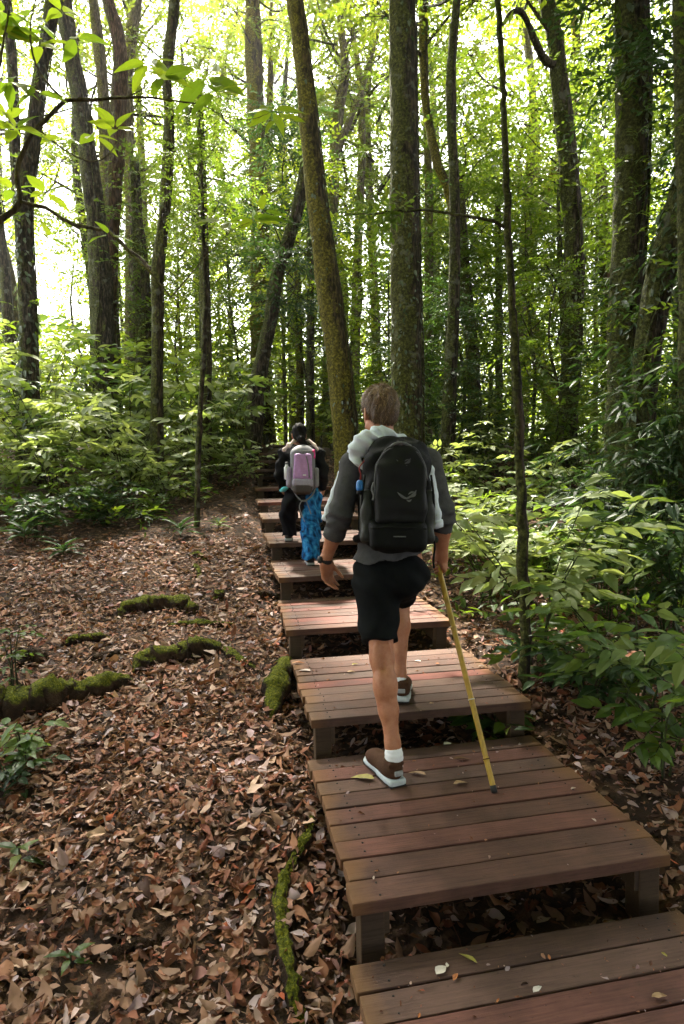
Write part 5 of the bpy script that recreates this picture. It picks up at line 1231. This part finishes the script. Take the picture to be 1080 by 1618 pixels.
f.wrinkle(lambda P: np.clip((P[:, 2]-1.93)/.08, .18, 1)*(.013*np.abs(np.sin(P[:, 2]*50+P[:, 0]*30+2.2*np.sin(P[:, 1]*14+P[:, 0]*11))) + .005*np.sin(P[:, 2]*31-P[:, 0]*38+P[:, 1]*25)) + .0025*np.sin(P[:, 0]*40+P[:, 1]*60+P[:, 2]*14))
HO = thing('hoodie', 'pale blue grey hoodie draped round the neck of the man, sleeves hanging', 'hoodie', A(600, 720, 3.05))
f.build('fabric', M['hoodie'], HO, 1)
for a, b, r in ((A(688, 822, 2.96), A(689, 833, 2.96), .034), (A(516, 815, 3.135), A(514, 822, 3.13), .022)):
    V, T = tube(spline([a, b], 4), [r, r*1.03, r*1.03, r*.97], 18); MB().add(V-np.array(HO.location), T).build('cuff', [M['hoodie']], HO, True)

# ---- black backpack; local x right, y away from the viewer, z up
BP = thing('backpack', 'black hiking backpack with grey bird mark on the back of the man', 'backpack', A(627, 783, 2.89)); BP.rotation_euler = (R_(-7), R_(1.5), R_(-2))
def lp(fl, nm, m, par=None, sm=1):
    V, T = fl.tris(sm); return MB().add(V, T).build(nm, [m], par or BP, True)
f = Field([-.24, -.2, -.32], [.24, .2, .34], .006)
f.rbox((0, .02, -.01), (.150, .085, .235), .065, None, .0); f.ell((0, .02, .165), (.135, .085, .11), None, .04); f.cone((-.07, .02, .215), (.07, .02, .215), .045, .045, .03); f.ell((0, -.01, -.18), (.145, .105, .08), None, .03)
f.wrinkle(lambda P: .006*np.sin(P[:, 0]*34+P[:, 2]*26+2*np.sin(P[:, 1]*25))+.004*np.sin(P[:, 2]*60-P[:, 0]*25+P[:, 1]*30)); lp(f, 'main_compartment', M['pack_black'])
f = Field([-.2, -.2, -.25], [.2, .1, .28], .005)
f.rbox((0.01, -.075, .03), (.112, .030, .115), .028, None, .0); f.ell((.01, -.070, .13), (.108, .035, .10), None, .03); f.rbox((.01, -.077, -.07), (.11, .032, .07), .03, None, .03)
f.wrinkle(lambda P: .0034*np.sin(P[:, 0]*34-P[:, 2]*24+2*np.sin(P[:, 2]*13))+.0018*np.sin(P[:, 2]*52+P[:, 0]*18)); lp(f, 'front_panel', M['pack_panel'])
f = Field([-.22, -.2, -.32], [.22, .1, -.05], .005)
f.rbox((.005, -.085, -.195), (.128, .045, .062), .036, None, .0); f.cone((-.10, -.06, -.14), (.10, -.06, -.14), .03, .03, .03); f.wrinkle(lambda P: .003*np.sin(P[:, 0]*60)); lp(f, 'lower_pocket', M['pack_black'])
for sx in (-1, 1):
    f = Field([-.24, -.15, -.26], [.24, .15, .16], .006); f.rbox((sx*.139, .0, -.10), (.028, .07, .12), .026, None, .0); f.wrinkle(lambda P: .004*np.sin(P[:, 2]*55+P[:, 1]*60)); lp(f, 'side_pocket', M['pack_olive'])
    pts = [(sx*.105, .09, .19), (sx*.15, .13, .12), (sx*.165, .15, -.02), (sx*.165, .10, -.16)]
    V, T = tube(spline(pts, 24), .014, 8); MB().add(V*[1, 1, 1], T).build('shoulder_strap', [M['pack_black']], BP, True)
    V, T = tube(spline([(sx*.15, .06, -.19), (sx*.185, .12, -.2), (sx*.17, .2, -.2)], 16), .020, 8); MB().add(V, T).build('hip_belt', [M['pack_black']], BP, True)
    V, T = tube(spline([(sx*.150, -.05, .09), (sx*.16, -.06, .0), (sx*.166, -.04, -.10)], 12), .005, 6); MB().add(V, T).build('compression_strap', [M['pack_panel']], BP, True)
    V, T = box((sx*.150, -.055, -.185), (.016, .012, .026), .003); MB().add(V, T).build('buckle', [M['white_plastic']], BP, True)
# zips
V, T = tube(spline([(-.105, -.104, -.02), (-.106, -.104, .06), (-.092, -.098, .14), (-.05, -.088, .195), (.01, -.082, .212), (.07, -.088, .195), (.113, -.098, .14), (.127, -.104, .06)], 60), .0032, 6); MB().add(V, T).build('zip', [M['dim_mark']], BP, True)
V, T = tube(spline([(-.12, -.12, -.155), (-.05, -.128, -.15), (.05, -.128, -.15), (.125, -.118, -.155)], 30), .0035, 6); MB().add(V, T).build('zip', [M['pack_panel']], BP, True)
V, T = tube(spline([(-.035, -.075, .214), (-.015, -.085, .226), (.02, -.086, .230), (.055, -.075, .216)], 20), .0075, 6); MB().add(V*[1, 1, 1], T).build('haul_loop', [M['grey_mark']], BP, True)
V, T = tube(spline([(-.11, -.106, .05), (-.118, -.112, .02), (-.11, -.113, -.01), (-.113, -.112, -.03)], 16), .004, 6); MB().add(V, T).build('zip_pull', [M['grey_mark']], BP, True)
V, T = box((.005, -.131, -.19), (.056, .004, .0055), .0015); MB().add(V, T).build('reflective_strip', [M['grey_mark']], BP)
# bird mark: a long curved wing, a body and tail strokes, printed on the panel
def mark(cx, cz, s, mat, y=-.1075):
    def stroke(pts, w):
        P = spline([(x, z) for x, z in pts], 16); d = np.gradient(P, axis=0); d /= np.linalg.norm(d, axis=1)[:, None]; nn = np.stack([-d[:, 1], d[:, 0]], 1); ww = w*np.sin(np.linspace(.12, math.pi-.05, 16))[:, None]
        a = np.concatenate([P+nn*ww, P-nn*ww]); V = np.column_stack([cx+a[:, 0]*s, np.full(32, y), cz+a[:, 1]*s]); i = np.arange(15)
        F = np.stack([i, i+1, i+17, i+16], 1); V2 = V + [0, -.002, 0]; return np.concatenate([V, V2]), np.concatenate([F, F[:, ::-1]+32])
    mb = MB()
    for pts, w in (([(-1, .55), (-.6, .15), (-.1, -.12), (.4, -.10)], .13), ([(.1, -.05), (.55, .12), (.9, .45), (1.1, .8)], .15), ([(.2, .3), (.5, .52), (.9, .6)], .09), ([(.0, -.3), (.3, -.42), (.6, -.25)], .12), ([(.62, .0), (.9, .15), (1.08, .42)], .07), ([(-.75, .28), (-.4, -.02), (-.1, -.2)], .05)):
        V, T = stroke(pts, w); mb.add(V, T)
    return mb.build('bird_mark', [mat], BP)
mark(.035, -.015, .040, M['grey_mark'], -.1115); mark(.02, .135, .030, M['dim_mark'], -.1075)
# blue whistle light hanging from a cord at the left side
V, T = tube(spline([(-.150, -.02, .16), (-.175, -.05, .12), (-.168, -.055, .09), (-.172, -.055, .06)], 20), .003, 5); MB().add(V, T).build('cord', [M['red_cord']], BP, True)
f = Field([-.23, -.12, -.02], [-.12, .02, .11], .004); f.cone((-.172, -.06, .028), (-.172, -.06, .050), .017, .016, .0); f.plane((0, 0, .064), (0, 0, 1)); lp(f, 'blue_cap', M['blue_plastic'])
V, T = tube([(-.172, -.06, .0), (-.172, -.06, .015)], .014, 12); MB().add(V, T).build('clip', [M['pack_panel']], BP, True)
V, T = tube(spline([(.150, -.04, -.17), (.168, -.05, -.22), (.162, -.05, -.29), (.165, -.05, -.33)], 16), .005, 6); MB().add(V, T).build('loose_strap', [M['pack_black']], BP, True)

# ---- the woman ahead
WO = thing('person', 'woman in a black coat and blue patterned trousers climbing the steps ahead', 'person', A(474, 875, 6.1)*[1, 1, 0]+[0, 0, STEPS[4][2]])
Hw = A(472, 687, 6.2); WR = rot(R_(12), R_(-8), R_(4))
M['black_coat'] = cloth_mat('black fleece coat', (.006, .006, .007), 200, .3); M['black_hair'] = plain('black hair', (.005, .004, .0038), .75, .08, .4, 120, .4)
M['skin2'] = skin_mat('warm brown skin', (.36, .19, .115), (.31, .12, .07))
m, N, ramp, mix, math_, out = new_mat('blue tie dye trousers')
pos = N('TexCoord').outputs['Object']; nz = N('TexNoise', Vector=pos, Scale=9.0, Detail=4.0, Distortion=2.5).outputs[0]; vz = N('TexVoronoi', Vector=N('Mapping', Vector=pos, Scale=(26, 26, 11)).outputs[0], Scale=1.0).outputs[0]
blue = ramp(math_('ADD', math_('MULTIPLY', vz, .35), math_('MULTIPLY', nz, .8)), [(.36, (.003, .010, .026)), (.50, (.005, .045, .14)), (.64, (.010, .12, .32)), (.85, (.06, .28, .50))])
sp = N('SeparateXYZ', Vector=pos); ed = math_('ADD', math_('MULTIPLY', math_('SUBTRACT', sp.outputs[0], -.01), 14.0), math_('MULTIPLY', nz, .8))
up_ = math_('MULTIPLY', math_('SUBTRACT', sp.outputs[2], .36), math_('SUBTRACT', .14, sp.outputs[0])); ed = math_('SUBTRACT', ed, math_('MULTIPLY', math_('MAXIMUM', up_, 0.0), 60.0))
c = mix(ramp(ed, [(.2, (0, 0, 0)), (.7, (1, 1, 1))]), (.004, .0045, .007), blue)
p = N('BsdfPrincipled', Base__Color=c, Roughness=.85); p.inputs['Specular IOR Level'].default_value = .1; out(p.outputs[0]); M['tie_dye'] = m
wsL, wsR = A(450, 718, 6.2), A(502, 718, 6.15); weL, weR = A(442, 748, 6.15), A(510, 748, 6.1); whL, whR = A(446, 770, 6.35), A(510, 772, 6.35)
wpL, wpR = A(462, 785, 6.15), A(490, 785, 6.12); wkL, wkR = A(456, 815, 6.36), A(491, 832, 6.04); waL, waR = A(456, 846, 6.42), A(491, 880, 5.93)
f = Field([-1.0, 5.5, .9], [.1, 6.8, 2.7], .0085)
head(f, Hw, WR, .87); f.cone(Hw+[0, -.01, -.06], A(474, 712, 6.2), .045, .05, .03)
f.ell(A(475, 740, 6.19), (.13, .085, .17), None, .05); f.ell(A(476, 780, 6.15), (.13, .095, .10), None, .05)
for a, b, c2, q in ((wsL, weL, whL, 1), (wsR, weR, whR, -1)):
    f.cone(a, A(474, 715, 6.2), .04, .05, .03); f.chain([a, b, c2], [.042, .036, .024], .02); hand(f, c2, c2-b+np.array([0, .05, -.05]), (q, -.2, 0), (0, 1, .1), .82, .5)
f.chain([wpL, wkL, waL, waL+[0, 0, -.04]], [.075, .05, .032, .032], .03); f.chain([wpR, wkR, waR, waR+[0, 0, -.04]], [.075, .05, .032, .032], .03)
f.build('body', M['skin2'], WO, 1)
f = Field([-1.0, 5.6, 1.4], [.1, 6.8, 2.5], .0085)
f.ell(A(475, 735, 6.19), (.152, .115, .20), None, .05); f.cone(A(475, 745, 6.18), A(476, 775, 6.15), .142, .155, .04)
for a, b, c2 in ((wsL, weL, whL), (wsR, weR, whR)): f.cone(a, A(474, 712, 6.2), .065, .065, .04); f.chain([a, b, c2*.85+b*.15], [.062, .058, .046], .02)
f.wrinkle(lambda P: .007*np.sin(P[:, 0]*28+P[:, 2]*45)+.006*np.sin(P[:, 2]*38-P[:, 0]*20+P[:, 1]*25)); f.plane(A(476, 779, 6.1), (0, 0, -1)); f.build('coat', M['black_coat'], WO, 1)
f = Field([-.9, 5.5, .9], [.1, 6.8, 1.95], .0085)
f.ell(A(476, 782, 6.15), (.155, .12, .10), None, .04); f.chain([wpL, wkL, waL+[0, 0, .0]], [.098, .082, .070], .03)
f.chain([wpR, wkR, waR+[0, 0, .01]], [.105, .092, .090], .03); f.plane(waR+[0, 0, -.012], (0, 0, -1), [waR[0]-.12, 5, .5], [waR[0]+.2, 6.2, 1.6]); f.plane(waL+[0, 0, .0], (0, 0, -1), [-1, 6.26, .5], [waL[0]+.1, 7, 1.6])
f.wrinkle(lambda P: .010*np.sin(P[:, 0]*60+4*np.sin(P[:, 2]*9)+P[:, 1]*25)+.007*np.sin(P[:, 2]*30+P[:, 0]*45)); f.build('trousers', M['tie_dye'], WO, 1)
f = Field(Hw-.25, Hw+.25, .007); f.ell(Hw+WR@np.array([0, -.006, .028]), np.array([.080, .098, .096])*.92, WR, .02); f.ell(Hw+WR@np.array([0, -.05, -.02]), (.062, .052, .065), WR, .02)
f.plane(Hw+WR@np.array([0, -.05, -.085]), WR@np.array([0, .15, -1.])); f.plane(Hw+WR@np.array([0, .06, .02]), WR@np.array([0, 1., -.5]))
f.chain([Hw+WR@np.array([0.0, -.085, -.03]), Hw+WR@np.array([.01, -.115, -.07]), Hw+WR@np.array([.035, -.12, -.11]), Hw+WR@np.array([.075, -.11, -.125])], [.03, .034, .026, .008], .02)
f.wrinkle(lambda P: .003*np.sin(P[:, 0]*150+P[:, 2]*60)); f.build('hair', M['black_hair'], WO, 1)
for a, q, yw in ((waL, STEPS[5][2], 4), (waR, STEPS[4][2], 8)):
    shoe(WO, np.array([a[0], a[1]-.045, q+.001]), rot(R_(yw)), [M['rubber'], M['grey_trim'], M['rubber'], M['rubber']], s=.86)
# scarf ends on the shoulders and shirt tail
M['scarf'] = plain('white and pink scarf', (.62, .50, .48), .9, .2, .45, 26, .3); M['turquoise'] = cloth_mat('turquoise shirt tail', (.10, .42, .46), 200, .2)
M['pink_strap'] = plain('bright pink strap', (.65, .03, .22), .6, .3, .1, 90, .1)
f = Field(A(474, 707, 6.2)-[.3, .3, .2], A(474, 707, 6.2)+[.3, .3, .2], .007)
f.chain([A(447, 712, 6.08), A(456, 704, 6.1), A(464, 697, 6.14), A(474, 695, 6.13), A(488, 697, 6.12), A(497, 703, 6.1), A(502, 710, 6.08)], [.015, .022, .014, .010, .012, .016, .010], .012); f.wrinkle(lambda P: .005*np.sin(P[:, 0]*80+P[:, 2]*60)); f.build('scarf', M['scarf'], WO, 1)
f = Field(A(448, 772, 6.05)-.2, A(448, 772, 6.05)+.2, .007); f.ell(A(449, 773, 6.06), (.058, .03, .022), rot(0, 0, -.35), .01); f.wrinkle(lambda P: .004*np.sin(P[:, 0]*70)); f.build('shirt_tail', M['turquoise'], WO, 1)
# her backpack
M['lilac'] = plain('lilac pink nylon', (.36, .20, .42), .6, .3, .2, 40, .3); M['grey_nylon'] = plain('grey nylon', (.15, .15, .17), .6, .35, .25, 60, .3); M['lilac_grey'] = plain('lilac grey nylon', (.25, .23, .31), .6, .3, .2, 50, .3); M['brown_nylon'] = plain('dark brown nylon', (.035, .026, .024), .6, .35, .3, 60, .3)
B2 = thing('backpack', 'small lilac and grey backpack worn by the woman ahead', 'backpack', A(478, 741, 5.98)); B2.rotation_euler = (R_(-6), R_(2), R_(5))
def lp2(fl, nm, m):
    V, T = fl.tris(1); return MB().add(V, T).build(nm, [m], B2, True)
f = Field([-.2, -.15, -.27], [.2, .2, .27], .007); f.rbox((0, .03, -.01), (.118, .075, .20), .055); f.ell((0, .03, .15), (.11, .07, .085), None, .03); lp2(f, 'main_compartment', M['grey_nylon'])
f = Field([-.2, -.15, -.2], [.2, .1, .2], .006); f.rbox((0, -.045, .015), (.088, .028, .125), .026); f.wrinkle(lambda P: .004*np.sin(P[:, 0]*70+P[:, 2]*12)); lp2(f, 'front_panel', M['lilac'])
f = Field([-.2, -.15, -.27], [.2, .1, -.06], .006); f.rbox((0, -.045, -.135), (.098, .036, .040), .028); lp2(f, 'lower_band', M['lilac_grey'])
f = Field([-.2, -.15, -.3], [.2, .1, -.1], .006); f.rbox((.0, -.03, -.19), (.092, .050, .055), .042); lp2(f, 'base', M['brown_nylon'])
for sx in (-1, 1):
    f = Field([-.22, -.1, -.22], [.22, .15, .06], .007); f.rbox((sx*.128, .02, -.08), (.026, .055, .095), .024); lp2(f, 'side_pocket', M['lilac_grey'] if sx < 0 else M['grey_nylon'])
V, T = tube(spline([(.03, -.076, .11), (.045, -.078, .05), (.055, -.078, -.02), (.060, -.078, -.09)], 16), .006, 6); MB().add(V, T).build('piping', [M['grey_mark']], B2, True)
V, T = box((.015, -.076, -.065), (.030, .006, .012), .002); MB().add(V, T).build('white_patch', [M['white_plastic']], B2)
for q in range(5):
    V, T = tube(spline([(-.05+.025*q, -.066, .14), (-.04+.025*q, -.068, .158), (-.025+.025*q, -.062, .17)], 8), .004, 5); MB().add(V, T).build('cord', [M['grey_mark']], B2, True)
V, T = tube(spline([(.092, -.03, .16), (.105, -.01, .18), (.11, -.03, .10)], 12), .008, 6); MB().add(V, T).build('strap', [M['pink_strap']], B2, True)
V, T = tube(spline([(-.09, .0, -.20), (-.055, -.03, -.26), (-.012, -.05, -.305)], 12), .006, 6); MB().add(V, T).build('waist_strap', [M['grey_nylon']], B2, True)
V, T = tube(spline([(.12, .0, -.18), (.09, -.03, -.25), (.035, -.05, -.30)], 12), .008, 6); MB().add(V, T).build('waist_strap', [M['grey_mark']], B2, True)
V, T = box((.012, -.052, -.306), (.058, .012, .018), .003); MB().add(V, T).build('buckle', [M['grey_mark']], B2)
V, T = tube(spline([(-.012, -.055, -.31), (-.03, -.06, -.36), (-.01, -.06, -.43), (.02, -.06, -.50)], 16), .004, 6); MB().add(V, T).build('strap_end', [M['grey_nylon']], B2, True)
V, T = tube(spline([(.036, -.055, -.31), (.055, -.06, -.36), (.08, -.06, -.43)], 16), .005, 6); MB().add(V, T).build('strap_end', [M['grey_mark']], B2, True)
BT = thing('water_bottle', 'clear white water bottle in the left side pocket of the lilac backpack', 'bottle', A(453, 747, 5.97))
V, T = tube([(0, 0, -.06), (0, 0, .05), (0, 0, .065), (0, 0, .08)], [.026, .026, .014, .013], 14); MB().add(V, T).build('bottle_body', [M['white_plastic']], BT, True)
V, T = tube([(0, 0, .08), (0, 0, .10)], [.015, .015], 12); MB().add(V, T).build('cap', [M['grey_mark']], BT, True)
SUN_E, SUN_A, SKY_E, EXPO, HAZE = 5.0,4.0,.095, 3.15, .0005
# ------------------------------------------------------------------ camera, light, render
cam = bpy.data.cameras.new('camera'); co = bpy.data.objects.new('camera', cam); COL.objects.link(co)
cam.sensor_fit = 'HORIZONTAL'; cam.sensor_width = 36; cam.lens = F_PX/1080*36; cam.clip_start = .05; cam.clip_end = 600
co.matrix_world = Matrix.Translation((0, 0, Z0)) @ Matrix.Rotation(math.pi/2-PITCH, 4, 'X') @ Matrix.Rotation(ROLL, 4, 'Z')
SC.camera = co
SUN_DIR = Vector((-.22, .70, 1.0)).normalized()
sun = bpy.data.lights.new('sun', 'SUN'); sun.energy = SUN_E; sun.angle = R_(SUN_A); sun.color = (1.0, .93, .78)
so = bpy.data.objects.new('sun', sun); COL.objects.link(so); so.rotation_euler = SUN_DIR.to_track_quat('Z', 'Y').to_euler()
w = bpy.data.worlds.new('World'); SC.world = w; w.use_nodes = True
nt = w.node_tree; bg = nt.nodes['Background']
sky = nt.nodes.new('ShaderNodeTexSky'); sky.sky_type = 'NISHITA'; sky.sun_disc = False
sky.sun_elevation = math.asin(SUN_DIR.z); sky.sun_rotation = math.atan2(SUN_DIR.x, SUN_DIR.y)
sky.air_density = 1.0; sky.dust_density = 3.0; sky.ozone_density = .6
hs = nt.nodes.new('ShaderNodeHueSaturation'); hs.inputs['Saturation'].default_value = .22     # thin white cloud
tint = nt.nodes.new('ShaderNodeMix'); tint.data_type = 'RGBA'; tint.blend_type = 'MULTIPLY'; tint.inputs[0].default_value = 1; tint.inputs[7].default_value = (1.0, .99, .97, 1)
nt.links.new(sky.outputs[0], hs.inputs['Color']); nt.links.new(hs.outputs[0], tint.inputs[6]); nt.links.new(tint.outputs[2], bg.inputs[0])
bg.inputs[1].default_value = SKY_E
vs = SC.view_settings; vs.view_transform = 'Standard'; vs.look = 'None'; vs.exposure = EXPO; vs.gamma = 1.0
SC.render.engine = 'CYCLES'; cy = SC.cycles
cy.max_bounces = 7; cy.diffuse_bounces = 4; cy.glossy_bounces = 2; cy.transmission_bounces = 5; cy.transparent_max_bounces = 6; cy.volume_bounces = 1
cy.use_adaptive_sampling = True; cy.adaptive_threshold = .02; cy.use_denoising = True
cy.caustics_reflective = False; cy.caustics_refractive = False; cy.sample_clamp_indirect = 6.0
SC.render.use_persistent_data = False

if HAZE > 0:
    m = bpy.data.materials.new('forest air'); m.use_nodes = True; nt = m.node_tree; nt.nodes.clear()
    o = nt.nodes.new('ShaderNodeOutputMaterial'); v = nt.nodes.new('ShaderNodeVolumePrincipled')
    v.inputs['Color'].default_value = (.93, .96, .98, 1); v.inputs['Density'].default_value = HAZE; v.inputs['Anisotropy'].default_value = .72
    nt.links.new(v.outputs[0], o.inputs['Volume'])
    V, T = box((0, 55, 9), (184, 216, 36)); tag(MB().add(V, T).build('haze', [m]), 'thin pale forest air', 'haze', kind='stuff')
